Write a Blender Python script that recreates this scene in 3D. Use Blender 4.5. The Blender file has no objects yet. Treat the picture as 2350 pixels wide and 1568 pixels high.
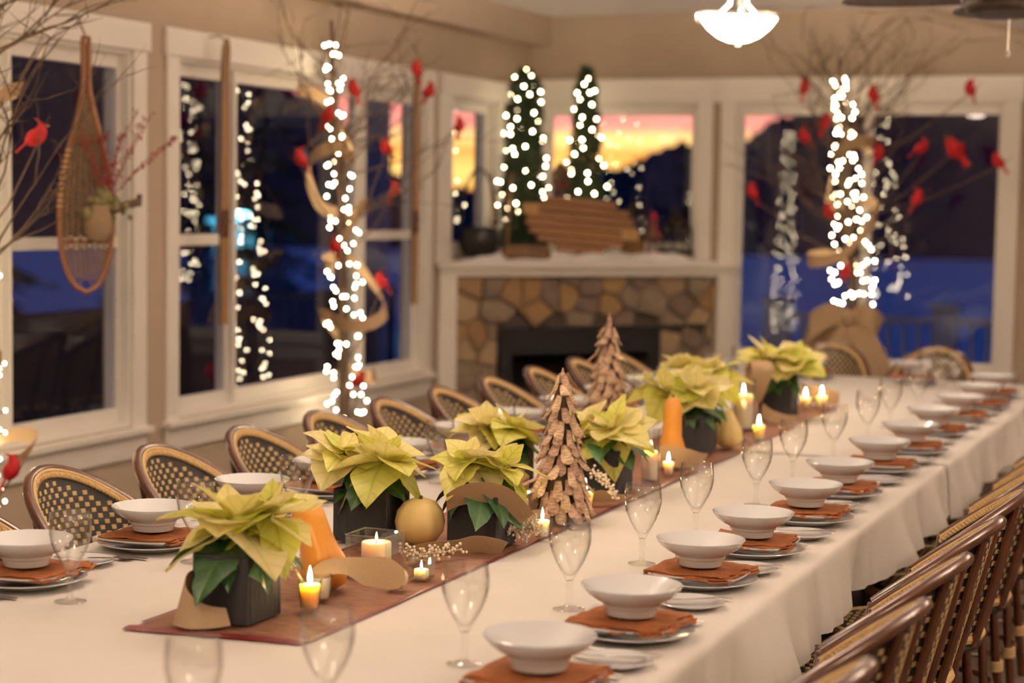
import bpy, math, random
from mathutils import Vector, Matrix, noise
R_ = random.Random(11)
sc = bpy.context.scene
COL = sc.collection
PI = math.pi

# ------------------------------------------------------------------ camera
F_PX, W_PX, H_PX = 4300.0, 2350, 1568
YAW, PITCH, ROLL = math.radians(22.203), math.radians(4.312), math.radians(0.917)
def camera_axes():
    f0 = Vector((-math.sin(YAW), math.cos(YAW), 0)); x0 = Vector((math.cos(YAW), math.sin(YAW), 0)); z0 = Vector((0, 0, 1))
    f = f0*math.cos(PITCH) - z0*math.sin(PITCH); u = z0*math.cos(PITCH) + f0*math.sin(PITCH)
    return x0*math.cos(ROLL) + u*math.sin(ROLL), u*math.cos(ROLL) - x0*math.sin(ROLL), f
cx_, cu_, cf_ = camera_axes()
cam = bpy.data.cameras.new('camera'); cam_o = bpy.data.objects.new('camera', cam); COL.objects.link(cam_o)
m4 = Matrix.Identity(4)
for r in range(3):
    m4[r][0], m4[r][1], m4[r][2] = cx_[r], cu_[r], -cf_[r]
m4[2][3] = 1.73
cam_o.matrix_world = m4
cam.sensor_width = 36.0; cam.lens = F_PX/W_PX*36.0; cam.clip_end = 500
cam.dof.use_dof = True; cam.dof.focus_distance = 5.15; cam.dof.aperture_fstop = 1.95
sc.camera = cam_o

# ------------------------------------------------------------------ world, exposure
sc.view_settings.view_transform = 'Standard'; sc.view_settings.look = 'None'
sc.view_settings.gamma = 1.0; sc.view_settings.use_curve_mapping = False
sc.view_settings.exposure = 0.0
try:
    sc.cycles.transparent_max_bounces = 24; sc.cycles.max_bounces = 7; sc.cycles.diffuse_bounces = 4; sc.cycles.glossy_bounces = 4; sc.cycles.transmission_bounces = 8
    sc.cycles.caustics_refractive = False; sc.cycles.caustics_reflective = False
    sc.cycles.sample_clamp_indirect = 6.0
except Exception:
    pass
world = bpy.data.worlds.new('dusk_sky'); sc.world = world; world.use_nodes = True
def N(nt, kind, **kw):
    n = nt.nodes.new(kind)
    for k, v in kw.items():
        setattr(n, k, v)
    return n
def mth(nt, op, a, b=None, c=None, clamp=False):
    n = nt.nodes.new('ShaderNodeMath'); n.operation = op; n.use_clamp = clamp
    for i, x in enumerate((a, b, c)):
        if x is None: continue
        if isinstance(x, (int, float)): n.inputs[i].default_value = x
        else: nt.links.new(x, n.inputs[i])
    return n.outputs[0]
def ramp(nt, fac, stops, interp='LINEAR'):
    n = nt.nodes.new('ShaderNodeValToRGB'); n.color_ramp.interpolation = interp
    els = n.color_ramp.elements
    while len(els) < len(stops): els.new(0.5)
    for e, (p, c) in zip(els, stops):
        e.position = p; e.color = (*c, 1)
    nt.links.new(fac, n.inputs[0])
    return n.outputs[0]
def build_world():
    nt = world.node_tree; nt.nodes.clear(); lk = nt.links.new
    tc = N(nt, 'ShaderNodeTexCoord'); sp = N(nt, 'ShaderNodeSeparateXYZ'); lk(tc.outputs['Generated'], sp.inputs[0])
    mp = N(nt, 'ShaderNodeMapping'); mp.inputs['Scale'].default_value = (3, 3, 60); lk(tc.outputs['Generated'], mp.inputs[0])
    ns = N(nt, 'ShaderNodeTexNoise'); ns.inputs['Scale'].default_value = 2.5; ns.inputs['Detail'].default_value = 4; lk(mp.outputs[0], ns.inputs[0])
    z = mth(nt, 'ADD', sp.outputs[2], mth(nt, 'MULTIPLY', mth(nt, 'SUBTRACT', ns.outputs[0], 0.5), 0.012))
    t = mth(nt, 'DIVIDE', mth(nt, 'ADD', z, 0.01), 0.15, clamp=True)
    glow = ramp(nt, t, [(0.0, (.02, .03, .09)), (.05, (.20, .04, .03)), (.08, (.60, .13, .012)), (.125, (.92, .52, .12)), (.17, (1.0, .60, .16)), (.235, (.80, .30, .05)), (.285, (.95, .55, .17)),
                        (.325, (.72, .25, .18)), (.37, (.68, .21, .17)), (.43, (.55, .12, .08)), (.52, (.25, .09, .14)), (.70, (.05, .045, .12)), (1.0, (.012, .028, .10))])
    gm = N(nt, 'ShaderNodeVectorMath', operation='SCALE'); gm.inputs['Scale'].default_value = 2.1; lk(glow, gm.inputs[0]); glow = gm.outputs[0]
    up = ramp(nt, t, [(0.0, (.01, .02, .07)), (.3, (.02, .03, .11)), (1.0, (.014, .035, .15))])
    d = mth(nt, 'ADD', mth(nt, 'MULTIPLY', sp.outputs[0], -0.37), mth(nt, 'MULTIPLY', sp.outputs[1], 0.929))
    mr = N(nt, 'ShaderNodeMapRange'); mr.interpolation_type = 'SMOOTHSTEP'
    mr.inputs[1].default_value = 0.965; mr.inputs[2].default_value = 0.993; lk(d, mr.inputs[0])
    mx = N(nt, 'ShaderNodeMix', data_type='RGBA'); lk(mr.outputs[0], mx.inputs[0]); lk(up, mx.inputs[6]); lk(glow, mx.inputs[7])
    bg = N(nt, 'ShaderNodeBackground'); lk(mx.outputs[2], bg.inputs[0]); bg.inputs[1].default_value = 1.0
    out = N(nt, 'ShaderNodeOutputWorld'); lk(bg.outputs[0], out.inputs[0])
build_world()
LAMP_WARM = (1.0, 0.755, 0.56)      # tungsten bowl pendants
PENDANT_STRENGTH = 34.0
PENDANT_UPLIGHT = 480.0          # the bulb inside each open bowl
BULB_STRENGTH = 60.0
FLAME_STRENGTH = 170.0

# ------------------------------------------------------------------ materials
def new_mat(name):
    m = bpy.data.materials.new(name); m.use_nodes = True; nt = m.node_tree; nt.nodes.clear()
    out = nt.nodes.new('ShaderNodeOutputMaterial'); return m, nt, out
def pm(name, c1, c2=None, scale=20, rough=.5, metal=0, bump=0, stretch=(1, 1, 1), detail=4, coat=0, sss=0, sss_r=(.03, .012, .004), rand=0.0, bscale=None, sheen=0, trans=0, thru=0):
    m, nt, out = new_mat(name); lk = nt.links.new
    b = nt.nodes.new('ShaderNodeBsdfPrincipled'); lk(b.outputs[0], out.inputs[0])
    c2 = c2 or tuple(x*.86 for x in c1)
    tc = N(nt, 'ShaderNodeTexCoord'); mp = N(nt, 'ShaderNodeMapping'); mp.inputs['Scale'].default_value = stretch; lk(tc.outputs['Object'], mp.inputs[0])
    ns = N(nt, 'ShaderNodeTexNoise'); ns.inputs['Scale'].default_value = scale; ns.inputs['Detail'].default_value = detail; lk(mp.outputs[0], ns.inputs[0])
    col = ramp(nt, ns.outputs[0], [(.32, c1), (.68, c2)])
    if rand:
        oi = N(nt, 'ShaderNodeObjectInfo'); hs = N(nt, 'ShaderNodeHueSaturation')
        lk(mth(nt, 'ADD', mth(nt, 'MULTIPLY', oi.outputs['Random'], rand), 1-rand/2), hs.inputs['Value'])
        lk(mth(nt, 'ADD', mth(nt, 'MULTIPLY', oi.outputs['Random'], rand*.06), .5-rand*.03), hs.inputs['Hue']); lk(col, hs.inputs['Color']); col = hs.outputs[0]
    lk(col, b.inputs['Base Color'])
    b.inputs['Roughness'].default_value = rough; b.inputs['Metallic'].default_value = metal
    b.inputs['Coat Weight'].default_value = coat; b.inputs['Coat Roughness'].default_value = .06
    b.inputs['Sheen Weight'].default_value = sheen; b.inputs['Transmission Weight'].default_value = trans
    if sss:
        b.inputs['Subsurface Weight'].default_value = sss; b.inputs['Subsurface Radius'].default_value = (1, sss_r[1]/sss_r[0], sss_r[2]/sss_r[0]); b.inputs['Subsurface Scale'].default_value = sss_r[0]
    if bump:
        bn = N(nt, 'ShaderNodeBump'); bn.inputs['Strength'].default_value = bump; bn.inputs['Distance'].default_value = .004
        if bscale:
            n2 = N(nt, 'ShaderNodeTexNoise'); n2.inputs['Scale'].default_value = bscale; n2.inputs['Detail'].default_value = 3; lk(mp.outputs[0], n2.inputs[0]); lk(n2.outputs[0], bn.inputs['Height'])
        else:
            lk(ns.outputs[0], bn.inputs['Height'])
        lk(bn.outputs[0], b.inputs['Normal'])
    if thru:
        tr = N(nt, 'ShaderNodeBsdfTranslucent'); lk(col, tr.inputs[0]); ms = N(nt, 'ShaderNodeMixShader'); ms.inputs[0].default_value = thru
        lk(b.outputs[0], ms.inputs[1]); lk(tr.outputs[0], ms.inputs[2]); lk(ms.outputs[0], out.inputs[0])
    return m
def emit(name, c, s):
    m, nt, out = new_mat(name); e = nt.nodes.new('ShaderNodeEmission')
    tc = N(nt, 'ShaderNodeTexCoord'); ns = N(nt, 'ShaderNodeTexNoise'); ns.inputs['Scale'].default_value = 6; nt.links.new(tc.outputs['Object'], ns.inputs[0])
    col = ramp(nt, ns.outputs[0], [(.3, c), (.7, tuple(x*.97 for x in c))]); nt.links.new(col, e.inputs[0])
    e.inputs[1].default_value = s; nt.links.new(e.outputs[0], out.inputs[0]); return m
def thin_glass(name, tint=(.97, .98, .98), edge=(.5, .48, .45), f0=.045, refl=(1, 1, 1), edge_pow=2.6, rough=0.0):
    m, nt, out = new_mat(name); lk = nt.links.new
    lw = N(nt, 'ShaderNodeLayerWeight'); lw.inputs[0].default_value = .5
    fr = mth(nt, 'ADD', mth(nt, 'MULTIPLY', mth(nt, 'POWER', lw.outputs['Facing'], 5.0), 1-f0), f0, clamp=True)
    mx = N(nt, 'ShaderNodeMix', data_type='RGBA'); lk(mth(nt, 'POWER', lw.outputs['Facing'], edge_pow), mx.inputs[0]); mx.inputs[6].default_value = (*tint, 1); mx.inputs[7].default_value = (*edge, 1)
    t = N(nt, 'ShaderNodeBsdfTransparent'); lk(mx.outputs[2], t.inputs[0])
    g = N(nt, 'ShaderNodeBsdfGlossy'); g.inputs['Roughness'].default_value = rough; g.inputs['Color'].default_value = (*refl, 1)
    ms = N(nt, 'ShaderNodeMixShader'); lk(fr, ms.inputs[0]); lk(t.outputs[0], ms.inputs[1]); lk(g.outputs[0], ms.inputs[2]); lk(ms.outputs[0], out.inputs[0])
    return m
def leaf_mat(name, c1, c2, vein, trans=.25, rough=.42):
    m, nt, out = new_mat(name); lk = nt.links.new
    b = nt.nodes.new('ShaderNodeBsdfPrincipled')
    tc = N(nt, 'ShaderNodeTexCoord'); sp = N(nt, 'ShaderNodeSeparateXYZ'); lk(tc.outputs['Object'], sp.inputs[0])
    ay = mth(nt, 'ABSOLUTE', sp.outputs[1])
    rib = mth(nt, 'SUBTRACT', 1.0, mth(nt, 'DIVIDE', ay, .012), clamp=True)
    side = mth(nt, 'POWER', mth(nt, 'ABSOLUTE', mth(nt, 'SINE', mth(nt, 'MULTIPLY', mth(nt, 'SUBTRACT', sp.outputs[0], mth(nt, 'MULTIPLY', ay, .8)), 26.0*PI))), 14.0)
    v = mth(nt, 'MAXIMUM', mth(nt, 'POWER', rib, 3.0), mth(nt, 'MULTIPLY', side, .45), clamp=True)
    ns = N(nt, 'ShaderNodeTexNoise'); ns.inputs['Scale'].default_value = 14; lk(tc.outputs['Object'], ns.inputs[0])
    oi = N(nt, 'ShaderNodeObjectInfo')
    f = mth(nt, 'ADD', mth(nt, 'MULTIPLY', ns.outputs[0], .5), mth(nt, 'MULTIPLY', oi.outputs['Random'], .6), clamp=True)
    base = ramp(nt, f, [(.2, c1), (.85, c2)])
    mx = N(nt, 'ShaderNodeMix', data_type='RGBA'); lk(mth(nt, 'MULTIPLY', v, .5), mx.inputs[0]); lk(base, mx.inputs[6]); mx.inputs[7].default_value = (*vein, 1)
    lk(mx.outputs[2], b.inputs['Base Color']); b.inputs['Roughness'].default_value = rough
    bn = N(nt, 'ShaderNodeBump'); bn.inputs['Strength'].default_value = .35; bn.inputs['Distance'].default_value = .003; lk(mth(nt, 'SUBTRACT', 1.0, v), bn.inputs['Height']); lk(bn.outputs[0], b.inputs['Normal'])
    tr = N(nt, 'ShaderNodeBsdfTranslucent'); lk(mx.outputs[2], tr.inputs[0])
    ms = N(nt, 'ShaderNodeMixShader'); ms.inputs[0].default_value = trans; lk(b.outputs[0], ms.inputs[1]); lk(tr.outputs[0], ms.inputs[2]); lk(ms.outputs[0], out.inputs[0])
    return m
M = {}
M['trim'] = pm('white_trim_paint', (.86, .825, .77), (.83, .795, .74), 3, .45)
M['wall'] = pm('taupe_wall_paint', (.41, .325, .245), (.385, .305, .225), 4, .8, bump=.05, bscale=180)
M['ceiling'] = pm('ceiling_paint', (.80, .775, .76), (.77, .75, .73), 3, .9, bump=.04, bscale=150)
M['floor'] = pm('brown_carpet', (.075, .05, .035), (.12, .085, .06), 60, .95, bump=.4, bscale=300)
M['cloth'] = pm('ivory_tablecloth', (.65, .62, .585), (.62, .59, .555), 5, .85, bump=.12, bscale=600, sheen=.15)
M['runner'] = pm('brown_runner_cloth', (.24, .105, .05), (.08, .027, .014), 9, .8, bump=.25, stretch=(2, 14, 1))
M['runner_edge'] = pm('burgundy_satin', (.14, .010, .013), (.095, .007, .009), 20, .45, bump=.15)
M['burlap'] = pm('tan_burlap', (.56, .41, .25), (.50, .36, .215), 300, .9, bump=.35, bscale=300, thru=.3)
M['burlap_dark'] = pm('brown_burlap', (.35, .23, .125), (.31, .20, .105), 300, .9, bump=.35, bscale=300, thru=.25)
M['china'] = pm('white_porcelain', (.64, .665, .69), (.62, .645, .67), 3, .12, coat=.6)
M['napkin'] = pm('rust_linen', (.30, .094, .018), (.22, .064, .012), 26, .9, bump=.5, bscale=260)
M['steel'] = pm('polished_steel', (.62, .59, .55), (.55, .52, .48), 8, .18, metal=1)
M['goblet'] = thin_glass('clear_goblet_glass', (.99, .99, .985), (.30, .27, .24), .075, edge_pow=3.6)
M['stemglass'] = thin_glass('clear_stem_glass', (.985, .983, .978), (.55, .52, .48), .07, edge_pow=7.0)
M['candleglass'] = thin_glass('clear_candle_glass', (.96, .955, .94), (.45, .4, .33), .06)
M['pane'] = thin_glass('window_pane_glass', (.985, .99, .995), (.95, .96, .98), .05, (.88, .94, 1.0), edge_pow=5)
M['wax'] = pm('ivory_wax', (.92, .84, .70), (.90, .81, .66), 5, .45, sss=.9, sss_r=(.06, .03, .012))
M['amber_wax'] = pm('amber_wax', (.98, .69, .34), (.96, .63, .29), 5, .45, sss=1.0, sss_r=(.10, .045, .012))
M['flame'] = emit('candle_flame', (1.0, .68, .30), FLAME_STRENGTH)
M['wick'] = pm('charred_wick', (.02, .015, .01), None, 30, .9)
M['tin'] = pm('tealight_tin', (.6, .58, .55), None, 20, .3, metal=1)
M['bulb'] = emit('warm_bulb', (1.0, .76, .46), BULB_STRENGTH)
M['wire'] = pm('dark_green_wire', (.02, .03, .015), None, 30, .6)
M['pot'] = pm('charcoal_wood', (.016, .0155, .017), (.006, .006, .007), 10, .75, bump=.9, stretch=(6, 6, 1), detail=8)
M['soil'] = pm('potting_soil', (.03, .02, .012), None, 60, 1, bump=.6)
M['bract'] = leaf_mat('cream_bract', (.88, .82, .30), (.87, .78, .40), (.45, .45, .06), .32)
M['bract2'] = leaf_mat('yellow_green_bract', (.64, .70, .12), (.82, .77, .20), (.24, .32, .02), .35)
M['greenleaf'] = leaf_mat('dark_green_leaf', (.012, .045, .016), (.03, .10, .022), (.07, .16, .03), .10)
M['cyath'] = pm('cyathia_green', (.45, .48, .06), (.3, .36, .04), 60, .6)
M['gourd'] = pm('orange_squash_skin', (.80, .36, .055), (.70, .28, .04), 7, .35, bump=.08)
M['melon'] = pm('pale_yellow_squash_skin', (.90, .72, .32), (.82, .62, .24), 6, .5, bump=.1)
M['birch'] = pm('birch_bark', (.62, .44, .30), (.26, .16, .10), 38, .85, bump=.6, stretch=(1, 1, 3), rand=.6)
M['berry'] = pm('ivory_berry', (.80, .72, .58), (.74, .65, .5), 30, .4)
M['twigwhite'] = pm('cream_twig', (.62, .50, .36), None, 30, .8)
M['twineball'] = pm('cream_twine', (.80, .70, .55), (.6, .47, .33), 40, .8, bump=.6, stretch=(1, 1, 4))
M['rattan'] = pm('brown_rattan', (.085, .027, .010), (.045, .013, .006), 9, .24, coat=.5, stretch=(1, 1, 1))
M['cane'] = pm('cream_cane', (.64, .46, .21), (.50, .34, .14), 90, .6, bump=.3)
M['blackcane'] = pm('black_cane', (.005, .0045, .004), (.012, .010, .009), 120, .6, bump=.4)
M['bark'] = pm('grey_brown_bark', (.10, .065, .042), (.055, .035, .022), 30, .9, bump=.6, stretch=(1, 1, .3))
M['twig'] = pm('thin_twig', (.13, .085, .05), (.08, .05, .03), 40, .9)
M['red'] = pm('cardinal_red', (.52, .007, .010), (.40, .004, .008), 50, .7, bump=.2)
M['black'] = pm('matte_black', (.012, .011, .011), (.02, .018, .017), 20, .6)
M['orangebeak'] = pm('orange_beak', (.55, .2, .03), None, 20, .5)
M['ashwood'] = pm('bent_ash_wood', (.26, .105, .035), (.16, .06, .02), 12, .45, bump=.2, stretch=(1, 1, .2))
M['rawhide'] = pm('rawhide_lacing', (.26, .17, .09), (.17, .11, .055), 40, .7)
M['skiwood'] = pm('varnished_ski_wood', (.27, .15, .06), (.17, .085, .03), 10, .4, bump=.15, stretch=(1, 1, .15))
M['redberry'] = pm('dried_red_berry', (.28, .03, .025), (.17, .02, .018), 40, .6)
M['moss'] = pm('dried_moss', (.22, .19, .075), (.12, .11, .05), 60, 1, bump=.6)
M['nest'] = pm('burlap_pouch', (.25, .17, .1), None, 60, .95, bump=.5)
M['stone0'] = pm('grey_field_stone', (.20, .15, .105), (.13, .095, .065), 7, .85, bump=.7, rand=.45)
M['stone1'] = pm('tan_field_stone', (.32, .23, .135), (.24, .17, .095), 6, .85, bump=.6, rand=.4)
M['stone2'] = pm('ochre_field_stone', (.27, .165, .07), (.19, .115, .05), 6, .85, bump=.6, rand=.4)
M['soot'] = pm('soot_black', (.002, .002, .002), (.0012, .0012, .0012), 20, .9)
M['mortar'] = pm('brown_mortar', (.055, .042, .03), None, 40, .95, bump=.4)
M['firemetal'] = pm('black_firebox_metal', (.004, .0038, .0038), (.003, .003, .003), 20, .9)
M['needles'] = pm('dark_evergreen_needles', (.018, .04, .014), (.035, .06, .02), 30, .8)
M['signwood'] = pm('warm_plank_wood', (.34, .17, .065), (.20, .09, .035), 8, .6, bump=.3, stretch=(.3, 6, 6))
M['signpale'] = pm('pale_plank_wood', (.46, .28, .10), (.36, .2, .07), 8, .6, bump=.3)
M['log'] = pm('log_bark', (.18, .10, .05), (.09, .05, .025), 24, .95, bump=.8, stretch=(.4, 1, 1))
M['snow'] = pm('cotton_snow', (.82, .80, .80), (.74, .73, .75), 12, .95, bump=.5)
M['iron'] = pm('black_iron', (.015, .014, .014), None, 20, .45, metal=.6)
M['lantern'] = pm('dark_bronze', (.035, .025, .018), None, 20, .4, metal=.7)
M['figure'] = pm('carved_brown_wood', (.12, .06, .035), (.08, .04, .02), 20, .6)
M['redfelt'] = pm('red_felt', (.30, .015, .02), None, 30, .9)
M['pendglow'] = emit('lit_alabaster_glass', LAMP_WARM, PENDANT_STRENGTH)
M['nickel'] = pm('satin_nickel', (.78, .74, .68), None, 12, .25, metal=.9)
M['fanblade'] = pm('dark_walnut_blade', (.06, .035, .022), (.035, .02, .013), 8, .5, stretch=(6, 1, 1))
M['fanbody'] = pm('bronze_fan_body', (.045, .032, .024), None, 10, .4, metal=.5)
M['outsnow'] = pm('dusk_snow', (.80, .82, .86), (.70, .73, .80), .4, .9, bump=.1)
M['hill'] = pm('dark_wooded_hill', (.035, .03, .05), (.022, .02, .036), .3, 1)
M['outpost'] = pm('weathered_white_post', (.55, .56, .58), None, 6, .7)
M['shed'] = pm('ribbed_siding', (.45, .48, .5), None, 6, .6)
M['cyanlamp'] = emit('cool_lamp', (.25, .85, 1.0), 9.0)

# ------------------------------------------------------------------ mesh helpers
class MB:
    def __init__(s): s.v = []; s.f = []; s.mi = []
    def add(s, vs, fs, mi=0):
        o = len(s.v); s.v += [tuple(v) for v in vs]; s.f += [tuple(i+o for i in f) for f in fs]; s.mi += [mi]*len(fs); return s
    def box(s, x0, x1, y0, y1, z0, z1, mi=0):
        return s.add([(x0, y0, z0), (x1, y0, z0), (x1, y1, z0), (x0, y1, z0), (x0, y0, z1), (x1, y0, z1), (x1, y1, z1), (x0, y1, z1)],
                     [(0, 3, 2, 1), (4, 5, 6, 7), (0, 1, 5, 4), (1, 2, 6, 5), (2, 3, 7, 6), (3, 0, 4, 7)], mi)
    def bbox(s, x0, x1, y0, y1, z0, z1, b=.004, mi=0):      # chamfered box
        vs = []; fs = []
        xs = (x0, x1); ys = (y0, y1); zs = (z0, z1)
        def vid(i, j, k, a):
            return ((i*2+j)*2+k)*3+a
        for i in (0, 1):
            for j in (0, 1):
                for k in (0, 1):
                    sx = b if i == 0 else -b; sy = b if j == 0 else -b; sz = b if k == 0 else -b
                    vs += [(xs[i], ys[j]+sy, zs[k]+sz), (xs[i]+sx, ys[j], zs[k]+sz), (xs[i]+sx, ys[j]+sy, zs[k])]
        q = lambda *a: fs.append(tuple(a))
        q(vid(0,0,0,0), vid(0,0,1,0), vid(0,1,1,0), vid(0,1,0,0)); q(vid(1,0,0,0), vid(1,1,0,0), vid(1,1,1,0), vid(1,0,1,0))
        q(vid(0,0,0,1), vid(1,0,0,1), vid(1,0,1,1), vid(0,0,1,1)); q(vid(0,1,0,1), vid(0,1,1,1), vid(1,1,1,1), vid(1,1,0,1))
        q(vid(0,0,0,2), vid(0,1,0,2), vid(1,1,0,2), vid(1,0,0,2)); q(vid(0,0,1,2), vid(1,0,1,2), vid(1,1,1,2), vid(0,1,1,2))
        for i in (0, 1):
            for j in (0, 1): q(vid(i,j,0,0), vid(i,j,0,1), vid(i,j,1,1), vid(i,j,1,0))
        for i in (0, 1):
            for k in (0, 1): q(vid(i,0,k,0), vid(i,0,k,2), vid(i,1,k,2), vid(i,1,k,0))
        for j in (0, 1):
            for k in (0, 1): q(vid(0,j,k,1), vid(0,j,k,2), vid(1,j,k,2), vid(1,j,k,1))
        for i in (0, 1):
            for j in (0, 1):
                for k in (0, 1): q(vid(i,j,k,0), vid(i,j,k,1), vid(i,j,k,2))
        return s.add(vs, fs, mi)
    def tube(s, pts, r, n=8, mi=0, closed=False, squash=None):
        pts = [Vector(p) for p in pts]; k = len(pts); rr = r if isinstance(r, (list, tuple)) else [r]*k
        vs = []; up = Vector((0, 0, 1)); prev = None
        for i, p in enumerate(pts):
            a = pts[(i-1) % k] if (closed or i > 0) else p; b = pts[(i+1) % k] if (closed or i < k-1) else p
            t = (b-a).normalized() if (b-a).length > 1e-9 else up
            if prev is None:
                x = t.orthogonal().normalized() if abs(t.z) > .98 else t.cross(up).normalized()
            else:
                x = (prev - t*prev.dot(t)); x = x.normalized() if x.length > 1e-6 else t.orthogonal().normalized()
            prev = x; y = t.cross(x)
            for j in range(n):
                an = 2*PI*j/n; ca, sa = math.cos(an), math.sin(an)
                if squash: sa *= squash
                vs.append(p + (x*ca + y*sa)*rr[i])
        fs = []
        for i in range(k if closed else k-1):
            i2 = (i+1) % k
            for j in range(n):
                j2 = (j+1) % n; fs.append((i*n+j, i*n+j2, i2*n+j2, i2*n+j))
        if not closed:
            fs.append(tuple(range(n-1, -1, -1))); fs.append(tuple((k-1)*n+j for j in range(n)))
        return s.add(vs, fs, mi)
    def lathe(s, prof, n=32, c=(0, 0, 0), mi=0, wob=None):
        vs = []; fs = []; rings = []
        for (r, z) in prof:
            if r < 1e-6:
                rings.append([len(vs)]); vs.append((c[0], c[1], c[2]+z))
            else:
                ids = []
                for j in range(n):
                    a = 2*PI*j/n; q = r*(wob(a, z) if wob else 1); ids.append(len(vs)); vs.append((c[0]+q*math.cos(a), c[1]+q*math.sin(a), c[2]+z))
                rings.append(ids)
        for A, B in zip(rings, rings[1:]):
            if len(A) == 1 and len(B) == 1: continue
            for j in range(n):
                j2 = (j+1) % n
                if len(A) == 1: fs.append((A[0], B[j2], B[j]))
                elif len(B) == 1: fs.append((A[j], A[j2], B[0]))
                else: fs.append((A[j], A[j2], B[j2], B[j]))
        return s.add(vs, fs, mi)
    def grid(s, fn, nu, nv, mi=0, cu=False):
        vs = [fn(i/nu, j/nv) for i in range(nu+1) for j in range(nv+1)]
        fs = [(i*(nv+1)+j, (i+1)*(nv+1)+j, (i+1)*(nv+1)+j+1, i*(nv+1)+j+1) for i in range(nu) for j in range(nv)]
        return s.add(vs, fs, mi)
    def strip(s, pts, sides, thick=.0015, mi=0):          # ribbon with thickness; sides = half-width vectors
        pts = [Vector(p) for p in pts]; n = len(pts); vs = []
        for i, p in enumerate(pts):
            t = (pts[min(i+1, n-1)] - pts[max(i-1, 0)]).normalized(); sd = Vector(sides[i]); nn = t.cross(sd)
            nn = nn.normalized()*thick/2 if nn.length > 1e-8 else Vector((0, 0, thick/2))
            vs += [p-sd-nn, p+sd-nn, p+sd+nn, p-sd+nn]
        fs = []
        for i in range(n-1):
            for j in range(4):
                fs.append((i*4+j, i*4+(j+1) % 4, (i+1)*4+(j+1) % 4, (i+1)*4+j))
        fs += [(3, 2, 1, 0), tuple((n-1)*4+j for j in range(4))]
        return s.add(vs, fs, mi)
    def blob(s, c, r, nu=8, nv=6, mi=0):
        rx, ry, rz = r if isinstance(r, (tuple, list)) else (r, r, r)
        prof = []; n0 = len(s.v)
        s.lathe([(0 if k in (0, nv) else math.sin(PI*k/nv), -math.cos(PI*k/nv)) for k in range(nv+1)], nu, mi=mi)
        for i in range(n0, len(s.v)):
            v = s.v[i]; s.v[i] = (c[0]+v[0]*rx, c[1]+v[1]*ry, c[2]+v[2]*rz)
        return s
    def xf(s, mat, i0=0):
        s.v[i0:] = [tuple(mat @ Vector(v)) for v in s.v[i0:]]; return s
    def mesh(s, name, mats, smooth=True, ang=38):
        me = bpy.data.meshes.new(name); me.from_pydata(s.v, [], s.f)
        for m in (mats if isinstance(mats, (list, tuple)) else [mats]): me.materials.append(M[m] if isinstance(m, str) else m)
        if any(s.mi): me.polygons.foreach_set('material_index', s.mi)
        if smooth:
            me.polygons.foreach_set('use_smooth', [True]*len(s.f))
            try: me.set_sharp_from_angle(angle=math.radians(ang))
            except Exception: pass
        me.update(); return me
def put(name, me, parent=None, loc=(0, 0, 0), rot=(0, 0, 0), scale=(1, 1, 1), label=None, cat=None, group=None, kind=None):
    o = bpy.data.objects.new(name, me); COL.objects.link(o)
    o.location = loc; o.rotation_euler = rot; o.scale = scale if isinstance(scale, (tuple, list)) else (scale,)*3
    if parent is not None: o.parent = parent
    if label: o['label'] = label
    if cat: o['category'] = cat
    if group: o['group'] = group
    if kind: o['kind'] = kind
    return o
def thing(name, label, cat, loc=(0, 0, 0), rot=(0, 0, 0), group=None, kind=None, scale=1):
    return put(name, None, None, loc, rot, scale, label, cat, group, kind)
def dup(o, parent=None, loc=None, rot=None, label=None, scale=None):
    c = o.copy(); COL.objects.link(c); c.parent = parent
    if loc is not None: c.location = loc
    if rot is not None: c.rotation_euler = rot
    if scale is not None: c.scale = (scale,)*3
    if label: c['label'] = label
    for ch in o.children: dup(ch, c)
    return c
ORD = ['first', 'second', 'third', 'fourth', 'fifth', 'sixth', 'seventh', 'eighth', 'ninth', 'tenth', 'eleventh', 'twelfth', 'thirteenth', 'fourteenth']
def nz(x, y, z): return noise.noise(Vector((x, y, z)))

# ================================================================== THE ROOM
XL, YB, TH = -5.0, 12.5, .16          # left wall plane, back wall plane, wall thickness
XR, YF = 2.6, -1.2
def wall_with_holes(name, axis, u0, u1, z1, holes, label):
    us = sorted({u0, u1, *[h[0] for h in holes], *[h[1] for h in holes]}); zs = sorted({0.0, z1, *[h[2] for h in holes], *[h[3] for h in holes]})
    mb = MB()
    for a, b in zip(us, us[1:]):
        for c, d in zip(zs, zs[1:]):
            um, zm = (a+b)/2, (c+d)/2
            if any(h[0] < um < h[1] and h[2] < zm < h[3] for h in holes): continue
            if axis == 'L': mb.box(XL-TH, XL, a, b, c, d)
            else: mb.box(a, b, YB, YB+TH, c, d)
    put(name, mb.mesh(name, 'wall'), label=label, cat='wall', kind='structure')
HZ = 2.40
WIN = {  # n: axis, u0, u1, z0, z1, mullions, rails per bay, glass depth
    1: ('L', 6.02, 7.49, .63, HZ, [6.60], [1, 1]),
    2: ('L', 7.88, 10.74, .63, HZ, [8.46, 9.945], [1, 0, 1]),
    3: ('L', 11.14, 11.90, 1.36, HZ, [], [0]),
    4: ('B', -4.90, -3.74, 1.36, 2.42, [], [0]),
    5: ('B', -3.47, -1.68, .655, 2.42, [-2.575], [0, 0]),
}
wall_with_holes('wall_left', 'L', YF, YB, 3.03, [w[1:5] for w in WIN.values() if w[0] == 'L'], 'taupe painted wall with the three tall windows beside the table')
wall_with_holes('wall_back', 'B', XL-TH, XR, 3.03, [w[1:5] for w in WIN.values() if w[0] == 'B'], 'taupe end wall behind the fireplace and the far bare tree')
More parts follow.
